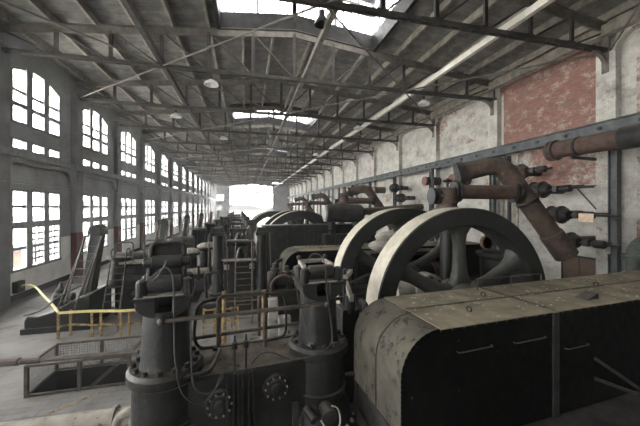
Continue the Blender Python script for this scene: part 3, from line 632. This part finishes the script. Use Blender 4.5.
# ------------------------------------------------------------------ steam pipes on the right
PL = ['', 'second from the near end, ', 'third from the near end, ', 'fourth from the near end, ']
def pipes():
    p = thing('steam_pipe', 'big rusty elbow pipe dropping diagonally behind the nearest flywheel', 'pipe', (9.4,9.4,0), 0, 'diagonal steam pipes along the right wall')
    el = rpath([(-1.17,.93,6.34),(.22,.28,6.72),(2.5,-.5,3.16)], .55, 8)
    MB().tube(el, .36, 20).build('pipe_bend', M['rustd'], p)
    d = (V(el[0])-V(el[1])).normalized()
    MB().lathe([(.36,0),(.45,.0),(.45,.08),(.42,.10),(.42,.14),(.45,.16),(.45,.24),(.36,.24)], V(el[0])-d*.2, d, 24).build('flange_collar', M['iron2'], p)
    d2 = (V(2.5,-.5,3.16)-V(.22,.28,6.72)).normalized()
    MB().lathe([(.38,0),(.42,.02),(.42,.1),(.38,.12)], V(.22,.28,6.72)+d2*1.75, d2, 24).build('pipe_band', M['iron'], p); MB().lathe([(.38,-1.0),(.41,-.98),(.41,.02),(.33,.02),(.33,-.3)], V(2.5,-.5,3.16), d2, 24).build('end_sleeve', M['rustd'], p)
    MB().cyl((-1.7,.5,5.58),(1.05,-.05,5.55),.27,n=20).build('branch_pipe', M['rust'], p)
    MB().lathe([(.40,-.07),(.40,.0),(.36,.02),(.36,.06),(.40,.08),(.40,.15)],(.62,.02,5.56),(1,-.18,0),20).build('branch_flange', M['iron'], p); MB().lathe([(.40,-.07),(.40,.0),(.36,.02),(.36,.06),(.40,.08),(.40,.15)],(-1.65,.48,5.58),(1,-.18,0),20).build('branch_flange', M['iron'], p)
    return p
def valve():
    v = thing('steam_valve', 'cast valve body with bolted dome at the end of the red-brown branch pipe', 'valve', (7.5,10.0,0), 0, 'steam valves along the right wall')
    MB().cyl((0,0,0),(0,0,4.3),.28,n=16).build('pedestal', M['iron'], v)
    MB().lathe([(.3,4.25),(.3,4.72),(.62,4.76),(.64,4.84),(.5,4.94),(.36,5.02),(.34,5.12),(.38,5.14),(.38,5.66),(.34,5.72),(.15,5.76),(.05,5.77)],n=24).build('valve_body', M['rustd'], v)
    for i in range(12): t = 2*PI*i/12; MB().cyl((.56*math.cos(t),.56*math.sin(t),4.82),(.56*math.cos(t),.56*math.sin(t),4.9),.035,n=6).build('dome_bolt', M['iron2'], v)
    MB().lathe([(.22,.25),(.22,.36),(.32,.38),(.32,.48),(.27,.50),(.27,.55),(.32,.57),(.32,.67),(.15,.69)],(0,0,5.42),(-1,.1,0),18).build('blank_flange', M['iron'], v)
    MB().cyl((0,0,5.76),(0,0,6.1),.05,n=8).lathe([(.14,5.95),(.17,6.0),(.14,6.05)],n=12).build('stem', M['iron'], v)
    return v
p1 = pipes(); v1 = valve()
for q in range(1,4):
    dup(p1, (9.4+.9,9.4+15.5*q,0), None, 'rusty elbow pipe by the right wall, %s diagonal pipe from the near end' % ORD[q])
    dup(v1, (7.35+.9,9.95+15.5*q,0), None, 'cast valve body on the %s branch pipe from the near end' % ORD[q])
up = thing('overhead_pipe', 'thick rusty pipe running along the right wall at the right frame edge', 'pipe', (15.4,12.1,0))
MB().cyl((0,0,7.9),(0,-12,7.85),.42,n=24).build('pipe', M['rust'], up)
MB().lathe([(.3,-.25),(.42,-.22),(.52,-.2),(.52,-.06),(.47,-.04),(.47,.0),(.52,.02),(.52,.14),(.42,.16)],(0,0,7.9),(0,-1,0),24).build('end_flange', M['rustd'], up)
MB().lathe([(.42,0),(.46,.02),(.46,.12),(.42,.14)],(0,-1.1,7.9),(0,-1,0),24).build('pipe_band', M['iron2'], up); MB().lathe([(.42,0),(.49,.02),(.49,1.2),(.42,1.25)],(0,-2.9,7.89),(0,-1,0),24).build('pipe_sleeve', M['iron2'], up)
for y in (-.8,-4.2): MB().beam((0,y,7.44),(1.6,y,7.38),.12,.14).build('support_arm', M['girder'], up)
def actuator(lab, x, y, z, s=1.0, rod=1.6, m='iron2'):
    a = thing('valve_cylinder', lab, 'valve', (x,y,z), 0, None); dz = -.12
    MB().lathe([(.2,.42),(.36,.4),(.42,.36),(.42,.3),(.36,.28),(.36,-.1),(.42,-.12),(.42,-.2),(.36,-.22),(.24,-.45),(.2,-.5)],ax=(0,1,.0),n=20).build('cylinder_body', M[m], a)
    for i in range(8): t = PI*i/4; MB().cyl((.36*math.cos(t),-.2,.36*math.sin(t)),(.36*math.cos(t),-.28,.36*math.sin(t)),.035,n=6).build('gland_bolt', M['iron'], a)
    MB().cyl((0,-.4,0),(0,-.5-rod,.0),.05,n=8).box(-.12,.12,-.9,-.7,-.14,.14).cyl((0,-1.0,.09),(0,-.5-rod*.8,.09),.035,n=8).lathe([(.13,-1.5),(.17,-1.45),(.17,-1.1),(.13,-1.05)],ax=(0,1,0),n=12).build('rod', M['iron'], a)
    MB().cyl((.3,0,0),((17.5-x)/1.1,.1,0),.20,n=14).build('wall_stub', M['rustd'], a)
    a.scale = (1.1*s,1.1*s,1.1*s)
    return a
actuator('uppermost valve cylinder with red end on the right wall', 15.9,14.6,7.1,1.0,1.3,'rustd')
actuator('valve cylinder just right of the branch pipe end on the wall', 15.8,13.2,5.95,1.0,1.9)
actuator('valve cylinder beside the small tan plaque on the wall', 15.8,12.2,4.6,1.0,1.9)
actuator('lowest valve cylinder on the right wall above the brown door', 15.6,11.6,3.3,1.0,1.5)
for q in range(1,4):
    for i,(y,z) in enumerate(((14.6,7.1),(13.2,5.95),(12.2,4.6))): actuator('wall valve cylinder, %s one of the %s cluster from the near end' % (('top','middle','bottom')[i],ORD[q]), 15.9,y+15.5*q,z)
for i,(y,z,r) in enumerate(((24.6,7.4,.42),(20.8,7.2,.45),(38.5,7.4,.42),(36,7.2,.45))):
    s = thing('pipe_stub', 'red-capped pipe stub sticking out of the right wall, %s from the near end' % ORD[(1,0,3,2)[i]], 'pipe', (16.4,y,z))
    MB().cyl((-.3,0,0),(1.15,0,0),r*.9,n=20).build('stub', M['rustd'], s); MB().lathe([(r,-.42),(r,-.3)],ax=(1,0,0),n=20).build('cap', M['redp'], s)
# wall fittings low on the right
d = struct(bpy.data.objects.new('door_1', None)); C.objects.link(d); d.location = (XR-.06,12.4,0)
MB().box(-.04,.05,-.85,-.02,0,2.25).build('leaf', M['door'], d); MB().box(-.04,.05,.02,.85,0,2.25).build('leaf', M['door'], d)
MB().box(-.06,.05,-.95,-.85,0,2.35).box(-.06,.05,.85,.95,0,2.35).box(-.06,.05,-.95,.95,2.25,2.35).build('door_frame', M['iron2'], d)
tp = thing('teal_pipe', 'teal-grey pipe bend at the right frame edge above the housing', 'pipe', (14.8,8.5,0))
MB().tube(rpath([(0,0,1.0),(0,0,3.45),(1.2,-.3,4.0),(2.2,-.5,4.2)],.5,6),.25,18).build('pipe', M['teal'], tp)
MB().lathe([(.25,0),(.36,0),(.36,.1),(.32,.12),(.36,.14),(.36,.24),(.25,.24)],(0,0,2.9),n=20).build('flange', M['teal'], tp)
tag(MB().box(-.01,.01,-.32,.32,-.2,.2).build('plaque', M['tan']), 'small tan notice plaque hung on a valve rod at right', 'sign').location = (15.3,10.55,4.5)
tag(MB().box(-.3,.3,-.01,.01,-.17,.17).build('notice_card', M['white']), 'blank white card fixed to the steel post at right', 'sign').location = (gx-.1,10.30,3.0)
br = thing('wall_bracket', 'thin black angle bracket beside the steel post at right', 'bracket', (gx,10.9,0))
MB().beam((0,0,6.05),(0,1.1,6.05),.05,.05).beam((0,0,4.9),(0,.9,6.02),.05,.05).build('bracket_arms', M['iron'], br)
for i,(x,y,z,r) in enumerate(((12.3,13.2,4.0,.34),(12.2,13.1,3.15,.36))):
    g = thing('pressure_gauge', ('black-rimmed gauge','brown-faced gauge')[i]+(' upper',' lower')[i]+' of the two seen through the nearest flywheel', 'gauge', (x,y,z))
    MB().lathe([(r,.1),(r,-.08),(r-.07,-.1),(r-.09,-.06),(r-.09,.0)],ax=(0,1,0),n=24).build('case', M['black'] if i==0 else M['door'], g)
    MB().lathe([(r-.08,-.03),(.01,-.03)],ax=(0,1,0),n=24).build('dial', M['white'] if i==0 else M['redp'], g)
    if i == 1: MB().cyl((0,.1,-3.15),(0,.1,1.2),.05,n=8).build('stand_pipe', M['iron'], g)
for i,y in enumerate((15.8,16.4,17.0)):
    tag(MB().cyl((XR-.55,y,0),(XR-.55,y,8.4),.09+.03*i,n=12).build('riser_pipe', M[('palepipe','iron2','palepipe')[i]]), ('pale thin','dark','pale wide')[i]+' vertical riser pipe on the right wall behind the nearest flywheel', 'pipe')

# tank with valve in the middle distance
tk = thing('steam_receiver', 'dark horizontal tank with a pale end disc beyond the second flywheel', 'tank', (5.75,17.2,0))
MB().lathe([(.3,-1.2),(.48,-1.15),(.54,-1.1),(.54,1.0),(.42,1.15),(.15,1.2)],(0,0,4.62),(1,-.02,0),28).build('shell', M['iron2'], tk)
MB().lathe([(.05,-1.3),(.4,-1.28),(.5,-1.24),(.5,-1.16),(.4,-1.15)],(0,0,4.62),(1,-.02,0),28).build('end_disc', M['box'], tk)
for x in (-.8,.8): MB().box(x-.12,x+.12,-.4,.4,3.4,4.1).build('saddle', M['iron'], tk)
MB().lathe([(.3,5.15),(.45,5.2),(.45,5.3),(.25,5.32),(.25,5.7),(.38,5.74),(.38,5.82),(.12,5.84),(.1,6.2)],n=16).build('top_valve', M['rustd'], tk)
MB().box(-1.3,1.5,-.5,.5,0,3.4).build('plinth', M['iron'], tk)
MB().cyl((1.0,.1,4.7),(5.5,.4,5.0),.22,n=16).build('outlet_pipe', M['rustd'], tk)

# box housing 3 and railing on the housing beyond
b3 = thing('machine_casing', 'flat dark box casing before the middle-distance flywheels', 'machine housing', (0,0,0))
MB().box(.95,8,17.6,18.6,.4,3.86).build('casing', M['iron2'], b3, bevel=.03); MB().box(.9,8.05,17.55,18.65,3.86,3.93).build('top_edge', M['ironb'], b3)
for x in (2.4,4.0,5.6): MB().box(x-.04,x+.04,17.56,17.6,.4,3.86).build('seam', M['iron'], b3)
gr = thing('guard_rail', 'dark baluster guard rail along the housing beyond the flywheels', 'railing', (0,0,0))
for z in (3.7,2.95): MB().box(3.05,6.2,15.6,15.64,z,z+.05).build('rail', M['iron2'], gr)
for i in range(14): x = 3.05+i*.24; MB().box(x-.02,x+.02,15.6,15.64,2.85,3.75).build('baluster', M['iron2'], gr)

vc = thing('valve_chest', 'cluster of dark valve chests left of the pale-ended housing', 'valve chest', (1.75,12.9,0))
MB().box(-.75,.55,-.3,.6,0,1.5).build('chest', M['iron'], vc, bevel=.05)
MB().lathe([(.34,-.5),(.4,-.45),(.4,-.3),(.33,-.28),(.33,.4),(.4,.42),(.4,.6)],(-.35,.1,1.85),(1,0,0),20).build('cylinder', M['iron2'], vc)
for x,z in ((-.55,2.6),(-.05,2.45),(.4,2.3)): MB().lathe([(.1,1.4),(.1,z-.3),(.2,z-.28),(.2,z-.2),(.12,z-.18),(.12,z),(.05,z+.05)],(x,-.1,0),n=14).build('valve_stem', M['iron2'], vc)
MB().tube(rpath([(-.7,-.35,.4),(-.75,-.4,1.9),(-.3,-.4,2.2),(.3,-.4,2.0),(.5,-.4,.5)],.25),.06,8).build('bent_pipe', M['rustd'], vc)
MB().lathe([(.3,-.2),(.5,-.15),(.5,.0),(.42,.02),(.42,1.5),(.5,1.52),(.5,1.65)],(.5,.25,1.9),(1,.1,0),22).build('long_cylinder', M['iron'], vc); MB().box(.5,2.0,-.1,.7,0,1.5).build('cylinder_base', M['iron2'], vc)
MB().tube(rpath([(.5,.1,1.7),(.9,.1,1.9),(1.3,.0,2.1)],.2),.09,8).build('outlet_pipe', M['iron2'], vc)

# ------------------------------------------------------------------ engines in rows
def vengine(label):
    v = thing('vertical_engine', label, 'steam engine', (0,0,0), 0, 'vertical engines in rows')
    MB().box(-1.9,1.9,-.9,1.2,0,.65).box(-1.7,1.7,-.7,1.0,.65,.8).build('base', M['iron2'], v, bevel=.04)
    for s in (-1,1):
        MB().lathe([(.42,.8),(.42,.9),(.30,.95),(.25,1.2),(.23,3.5),(.26,3.65)],(s*1.03,0,0),n=18).build('column', M['ironb'], v)
        MB().box(s*1.03-.29,s*1.03+.29,-.28,.28,3.62,3.78).prism([(s*1.03-.26,3.78),(s*1.03+.26,3.78),(s*1.03+.2,4.0),(s*1.03-.2,4.0)],-.22,.22).build('column_head', M['iron2'], v)
        for dx in (-.36,.38): MB().cyl((s*1.03+dx*1.3,-.35,.7),(s*1.03+dx,-.2,3.75),.03,n=6).build('tie_rod', M['steelrail'], v)
    MB().box(-.75,.75,-.15,.5,.8,2.35).build('crosshead_body', M['iron'], v, bevel=.06)
    MB().lathe([(.7,1.0),(.75,1.05),(.75,2.0),(.85,2.05),(.85,2.2),(.6,2.25),(.3,2.3),(.1,2.9)],(0,.7,0),n=24).build('cylinder', M['iron'], v)
    MB().box(-.85,.75,-.35,-.1,2.44,2.50).build('platform', M['box'], v)
    for x in (-.62,.55): MB().box(x-.12,x+.12,-.22,-.15,2.0,2.24).build('oil_box', M['cream'], v)
    MB().cyl((-.7,.2,3.2),(.7,.2,3.2),.16,n=14).box(-.55,-.35,0,.4,2.5,3.3).box(.35,.55,0,.4,2.5,3.3).build('crosshead', M['iron2'], v)
    MB().tube(rpath([(-1.5,-.5,.8),(-1.55,-.5,1.9),(-.9,-.45,2.0),(-.8,-.3,1.4)],.15),.07,8).build('pipe_run', M['iron2'], v); MB().tube(rpath([(1.6,-.6,.8),(1.65,-.5,2.3),(2.2,.1,2.4)],.15),.09,8).build('pipe_run', M['iron2'], v)
    hw = MB().lathe([(.22,-.02),(.25,0),(.22,.02),(.19,0)],(1.45,-.62,1.5),(0,1,0),18,True); hw.beam((1.25,-.62,1.5),(1.65,-.62,1.5),.03,.03).beam((1.45,-.62,1.3),(1.45,-.62,1.7),.03,.03).cyl((1.45,-.62,1.5),(1.45,0,1.5),.03,n=6); hw.build('handwheel', M['iron'], v)
    return v
v1 = vengine('engine with two round columns directly behind the centre ladder'); v1.location = (-.28,15.2,0)
for q,(x,y) in enumerate(((-.6,24),(-.9,33),(-1.2,43),(-1.5,54),(-1.8,66),(-2.0,80))):
    dup(v1, (x,y,0), None, 'twin-column engine, %s behind the one at the centre ladder' % ORD[q])
def pump(label):
    v = thing('steam_pump', label, 'steam pump', (0,0,0), 0, 'round-topped pumps')
    MB().lathe([(.38,0),(.38,1.95),(.33,2.0),(.33,2.08),(.5,2.1),(.54,2.14),(.54,2.24),(.46,2.28),(.1,2.3)],n=28).build('pump_body', M['iron2'], v)
    MB().lathe([(.52,2.25),(.56,2.30),(.55,2.36),(.46,2.44),(.24,2.52),(.04,2.54)],n=28).build('lid', M['cream'], v)
    for i in range(12): t = PI*i/6; MB().cyl((.48*math.cos(t),.48*math.sin(t),2.26),(.48*math.cos(t),.48*math.sin(t),2.44),.03,n=6).build('lid_bolt', M['iron2'], v)
    return v
pa = pump('round pump with dusty lid, left one of the pair right of the left column'); pa.location = (-3.3,19.8,-.05)
pb = dup(pa, (-2.55,20.7,0), None, 'taller round pump with dusty lid, right one of the pair beside the twin columns'); pb.scale = (.95,.95,1.06)
tag(MB().cyl((-4.4,16.6,1.62),(-1.9,16.9,1.64),.16,n=16).build('cross_pipe', M['cream']), 'pale horizontal pipe crossing in front of the two round pumps', 'pipe')
cs = thing('condenser', 'dark rectangular condenser body under the pale cross pipe', 'machine', (-3.1,17.3,0))
MB().box(-1.3,1.1,-.4,.6,0,1.5).build('shell', M['iron2'], cs, bevel=.05); MB().cyl((-1.3,-.5,.9),(1.0,-.5,.9),.35,n=20).build('drum', M['iron'], cs); MB().box(-.2,.3,-.6,-.4,1.3,1.45).build('name_block', M['box'], cs)
for i,x in enumerate((-1.0,.7)): MB().cyl((x,-.6,1.2),(x,-.6,1.95),.06,n=10).build('valve_stem', M['iron2'], cs)

# left row of inclined machines
def inclined(label):
    v = thing('inclined_engine', label, 'steam engine', (0,0,0), 0, 'inclined engines along the left windows')
    MB().prism([(-1.75,0),(-1.75,.5),(-1.65,.72),(-1.3,.66),(-.8,.8),(-.3,1.1),(.1,1.3),(.5,1.4),(.5,0)],-.8,1.3).build('bed_casting', M['iron'], v, bevel=.05)
    MB().box(-1.82,.55,-.87,1.4,0,.22).build('plinth', M['iron2'], v)
    MB().beam((.0,.2,1.1),(.32,.35,3.9),.46,.5,(0,1,0)).build('inclined_column', M['ironb'], v, bevel=.06)
    MB().prism([(.05,3.8),(.6,3.75),(.57,4.08),(.36,4.24),(.12,4.12)],-.05,.7).build('column_cap', M['iron2'], v, bevel=.04)
    for y in (-.45,): 
        for dx in (0,.62): MB().cyl((-.55+dx,y,1.0),(.05+dx,y+.3,3.75),.045,n=8).build('guide_bar', M['steelrail'], v)
    MB().cyl((.75,1.2,1.2),(.85,1.3,2.6),.4,n=18).lathe([(.52,0),(.52,.12)],(.84,1.29,2.5),(.1,.05,1),18).build('cylinder', M['iron'], v)
    MB().lathe([(.24,0),(.28,.05),(.28,.5),(.2,.55),(.2,.7),(.1,.8),(.06,1.0)],(-.95,.1,.8),n=16).cyl((-1.15,.1,1.1),(-.5,.1,1.1),.2,n=14).build('valve_chest', M['iron2'], v)
    MB().tube(bez([(-1.7,-.85,.75),(-1.1,-.95,.95),(-.6,-.95,1.35),(-.2,-.7,1.6),(.1,-.3,1.75)]),.035,8).build('feed_pipe', M['cable'], v)
    MB().box(.6,2.0,1.5,2.3,0,2.2).cyl((.5,1.9,2.4),(2.0,1.9,2.4),.35,n=18).build('steam_chest', M['iron'], v)
    return v
i1 = inclined('inclined engine with black curved bed beside the left windows'); i1.location = (-6.72,15.0,0)
for q,(x,y) in enumerate(((-5.9,23),(-6.2,33),(-6.3,44),(-6.4,57),(-6.5,72))):
    dup(i1, (x,y,0), None, 'inclined engine, %s along the left window wall' % ORD[q+1])
pf = thing('service_platform', 'raised service platform with hand rails at the head of the left ladder', 'platform', (-5.0,16.4,0))
MB().box(-1.0,1.1,-.5,.7,2.3,2.42).build('platform_deck', M['cream'], pf)
for x,y in ((-.9,-.4),(1.0,-.4),(-.9,.6),(1.0,.6)): MB().box(x-.06,x+.06,y-.06,y+.06,0,2.3).build('leg', M['iron2'], pf)
MB().tube(rpath([(-.95,-.45,2.4),(-.95,-.45,3.3),(-.2,-.45,3.35),(-.2,-.45,2.4)],.2),.03,8).tube(rpath([(.25,-.45,2.4),(.25,-.45,3.4),(1.05,-.45,3.4),(1.05,-.45,2.4)],.2),.03,8).build('hand_rail', M['steelrail'], pf)
MB().box(-.9,1.0,-.3,.6,.2,2.1).build('casing', M['iron'], pf, bevel=.05); MB().cyl((-.6,-.5,1.5),(.9,-.5,1.4),.3,n=16).build('cylinder', M['iron2'], pf); MB().cyl((-.2,-.6,.8),(1.0,-.6,.7),.22,n=16).build('cylinder', M['iron2'], pf)
def ladder(label, a, b, wd, n, side=(1,0,0), hook=True):
    l = thing('ladder', label, 'ladder'); a, b, s = V(a), V(b), V(side)*wd/2
    for q in (-1,1):
        pts = [a+s*q, b+s*q]
        if hook: pts += [b+s*q+V(0,.05,.5), b+s*q+V(0,.5,.55), b+s*q+V(0,.5,-.1)]
        MB().tube(rpath(pts,.2),.03,8).build('side_rail', M['steelrail'], l)
    for i in range(1, n):
        p = a+(b-a)*(i/n); MB().beam(p-s,p+s,.05,.03).build('rung', M['steelrail'], l)
    return l
ladder('steel ladder in the centre leading up between the twin columns', (-.1,13.1,0), (-.1,14.5,2.75), .74, 11)
ladder('steep steel ladder at left leading to the service platform', (-5.3,13.55,0), (-5.75,15.75,2.5), .62, 10, (.98,.1,0))
ladder('tall steel ladder leaning on the inclined engine at left', (-7.0,14.1,.9), (-6.5,15.1,3.6), .62, 9, (.98,-.1,0), False)

# ------------------------------------------------------------------ yellow barriers, posts, tape
def barrier(label, pts, h, hoops=()):
    b = thing('barrier', label, 'barrier')
    for x,y in pts: MB().box(x-.035,x+.035,y-.035,y+.035,0,h).build('post', M['yellow'], b)
    for z in (h-.06,h*.45):
        mb = MB()
        for (x,y),(x2,y2) in zip(pts,pts[1:]): mb.beam((x,y,z),(x2,y2,z),.05,.06)
        mb.build('rail', M['yellow'], b)
    return b
barrier('yellow pipe barrier in front of the engines on the left', [(-6.9,13.4),(-6.6,13.6),(-5.75,13.3),(-5.45,13.3),(-4.7,13.1),(-4.4,13.1),(-3.4,13.0)], 1.02)
barrier('short yellow barrier at the foot of the centre ladder', [(-1.62,12.55),(-1.2,12.5),(-.55,12.5),(-.32,12.5)], 1.0)
for i,(x,y) in enumerate(((-.76,11.2),(.62,11.0))):
    b = thing('bollard', 'tall worn yellow post on the '+('left','right')[i]+' behind the hooped gate', 'post', (x,y,0))
    MB().cyl((0,0,0),(0,0,2.0),.07,n=12).build('pipe', M['yellow'], b); MB().cyl((-.16,.1,0),(-.16,.1,1.75),.06,n=12).build('sleeve', M['rustd'], b); MB().box(-.25,.2,-.12,.2,0,.03).build('foot_plate', M['steelrail'], b)
tag(MB().tube(bez([(-11.7,19.4,.78),(-10.9,18.6,1.0),(-9.9,17.4,1.12),(-8.3,15.2,1.16),(-7.5,14.2,1.08),(-6.9,13.4,1.0)]),.045,6).build('hose', M['tape']), 'pale yellow hose running from the wall box to the yellow barrier', 'hose')
tp_ = MB()
P_ = [(-6.9,13.36,1.0),(-5.75,13.24,1.02),(-4.6,13.04,1.0),(-3.4,12.94,1.04)]
for a,b in zip(P_,P_[1:]): tp_.beam(a,b,.015,.09)
tag(tp_.build('caution_tape', M['tape']), 'yellow tape stretched along the top of the left barrier', 'tape')
wb = thing('wall_box', 'small dark switch box low on the left wall under the window', 'switch box', (XL+.12,19.4,.75))
MB().box(-.12,.12,-.3,.3,-.3,.3).build('case', M['iron'], wb, bevel=.02); MB().cyl((.12,0,.0),(.2,0,0),.08,n=10).build('socket', M['cream'], wb)
# control boxes
for i,(x,y,w_,h_) in enumerate(((.95,10.9,.34,1.72),(1.32,10.6,.42,1.15))):
    c = thing('control_cabinet', ('tall narrow','short wide')[i]+' grey control cabinet left of the right foreground column', 'cabinet', (x,y,0))
    MB().box(-w_/2,w_/2,-.15,.15,.0,h_).build('case', M['box'], c, bevel=.015); MB().box(-w_/2+.04,w_/2-.04,-.17,-.15,.25,h_-.08).build('door', M['box'], c); MB().box(w_/2-.1,w_/2-.07,-.19,-.17,h_*.5,h_*.5+.12).build('handle', M['iron'], c)
bk = tag(MB().lathe([(.22,0),(.26,.35),(.25,.35),(.21,.02),(.02,.02)],n=20).build('bucket', M['cream']), 'pale bucket on the floor beside the right yellow post', 'bucket'); bk.location = (.35,10.8,0)

# pit railing with mesh screen
pr = thing('pit_railing', 'rusty railing with wire screens around the floor pit at left', 'railing')
a,b,c,d,_ = PITS[0]
for x,y in ((a,c),((a+b)/2,c),(b,c),(a,d),((a+b)/2,d),(b,d)): MB().box(x-.04,x+.04,y-.04,y+.04,0,.84).build('post', M['steelrail'], pr)
for p,q in (((a,c),(b,c)),((b,c),(b,d)),((a,d),(b,d)),((a,c),(a,d))):
    MB().beam((*p,.82),(*q,.82),.06,.06).build('rail', M['steelrail'], pr)
    if p != (a,c) or q != (b,c): pass
    MB().beam((*p,.05),(*q,.05),.05,.05).build('toe_rail', M['steelrail'], pr)
def screenm():
    m, nt, bs, out = newmat('wire_screen'); co = coords(nt); sp = N(nt,'ShaderNodeSeparateXYZ'); L(nt, co, sp.inputs[0])
    s = mth(nt,'ADD',sp.outputs[0],sp.outputs[1]); k = lambda v: mth(nt,'LESS_THAN', mth(nt,'FRACT', mth(nt,'MULTIPLY', v, 14)), .28)
    f = mth(nt,'MAXIMUM', k(s), k(sp.outputs[2])); bs.inputs['Base Color'].default_value = (.12,.12,.115,1); L(nt, f, bs.inputs['Alpha']); return m
M['screen'] = screenm()
for p,q in (((a,d),(b,d)),((a,c),(a,d))): MB().add([(*p,.07),(*q,.07),(*q,.8),(*p,.8)],[(0,1,2,3)]).build('wire_screen', M['screen'], pr)
MB().beam((b-.9,c,.06),(b,c,.82),.03,.03).beam((b-.98,c,.06),(b-.08,c,.82),.03,.03).build('brace', M['steelrail'], pr)
MB().box(b+.03,b+.1,d-.1,d,0,1.0).build('yellow_post', M['yellow'], pr)
hp = thing('hand_rail_pipe', 'long rusty hand rail pipe crossing in front of the pit railing', 'railing')
MB().cyl((-6.2,6.95,2.1),(-2.0,6.42,2.22),.04,n=10).build('pipe', M['steelrail'], hp); MB().cyl((-4.5,6.74,2.15),(-4.05,6.68,2.16),.07,n=10).cyl((-4.0,6.67,2.16),(-3.7,6.63,2.17),.055,n=10).build('coupling', M['rustd'], hp)
MB().cyl((-6.0,6.92,0),(-6.0,6.92,2.12),.045,n=10).build('post', M['steelrail'], hp)
fp = thing('floor_pipe', 'thick pale dusty pipe lying along the floor at bottom left', 'pipe')
MB().cyl((-8,7.75,.26),(-2.3,7.6,.28),.2,n=20).build('pipe', M['palepipe'], fp); MB().lathe([(.2,0),(.25,.01),(.25,.08),(.2,.09)],(-2.9,7.62,.278),(1,-.03,0),20).build('joint', M['palepipe'], fp)
ep = tag(MB().tube(rpath([(-2.5,6.75,-.0),(-2.5,6.75,.86),(-2.05,6.75,.9)],.28,6),.085,10).build('drain_elbow', M['palepipe']), 'pale curved elbow pipe at the foot of the left barrel', 'pipe')

# hanging lamps
def lampf(label, loc):
    l = thing('pendant_lamp', label, 'lamp', loc, 0, 'unlit lamps hung from the trusses')
    MB().lathe([(.10,.18),(.16,.14),(.34,.02),(.40,-.12),(.38,-.13),(.3,-.02),(.05,.08)],n=20).build('shade', M['lamp'], l); MB().cyl((0,0,.16),(0,0,.42),.07,n=10).build('socket', M['iron'], l); MB().cyl((0,0,.4),(0,0,.75),.015,n=6).build('cord', M['iron'], l); return l
l1 = lampf('white enamel lamp under the first truss on the left of the roof', (-1.9,17.9,12.0))
for x,y,t in ((-5.2,24.9,'left of the roof, second truss'),(11.6,17.9,'right of the pale roof beam, first truss'),(9.6,24.9,'right of the roof, second truss'),(-2.2,31.9,'left of the roof, third truss'),(9,38.9,'right of the roof, fourth truss')):
    dup(l1, (x,y,12.0), None, 'white enamel lamp at %s from near end' % t)
lb = thing('bell_lamp', 'dark bell-shaped lamp hanging in front of the roof monitor windows', 'lamp', (3.2,12.6,13.05))
MB().lathe([(.06,.5),(.12,.45),(.14,.2),(.26,.05),(.34,-.15),(.32,-.15),(.1,.1)],n=20).build('shade', M['iron'], lb); MB().cyl((0,0,.45),(0,0,2.0),.015,n=6).build('cord', M['iron'], lb)

# outside
struct(MB().box(-300,XL-.5,-100,600,-.3,-.1).box(XR+.5,300,-100,600,-.3,-.1).box(XL-.5,XR+.5,Y1+.5,600,-.3,-.1).box(XL-.5,XR+.5,-100,Y0-.5,-.3,-.1).build('ground_outside', M['outg']))
hm = MB(); n = 40
hm.prism([(-200,-.1)]+[(-200+400*i/n, 9+4*math.sin(i*.5)+2*math.sin(i*1.3)) for i in range(n+1)]+[(200,-.1)], 420, 520)
struct(hm.build('hills', M['hill']))
struct(MB().box(-120,140,Y1+3,418,-.08,-.03).build('ground_yard', M['yard']))
ob = thing('outbuilding', 'low rust-orange sheet shed outside the nearest left windows', 'shed', (-15.5,30,0))
MB().box(-1.3,1.3,-5,5,0,1.9).build('shed_wall', M['shed'], ob); MB().prism([(-1.5,1.9),(1.5,1.9),(0,2.4)],-5.2,5.2).build('shed_roof', M['yard'], ob)

# haze in the hall
hz, nt, bs, out = newmat('dusty_air'); nt.nodes.remove(bs); vs = N(nt,'ShaderNodeVolumeScatter'); vs.inputs['Density'].default_value = .0008; vs.inputs['Anisotropy'].default_value = .35; vs.inputs['Color'].default_value = (.95,.97,1,1)
L(nt, vs.outputs[0], out.inputs['Volume'])
hb = MB().box(XL+.02,XR-.45,Y0+.1,Y1-.1,.02,13.85).build('haze', hz); tag(hb, 'thin dusty haze filling the hall', 'haze', None, 'stuff')
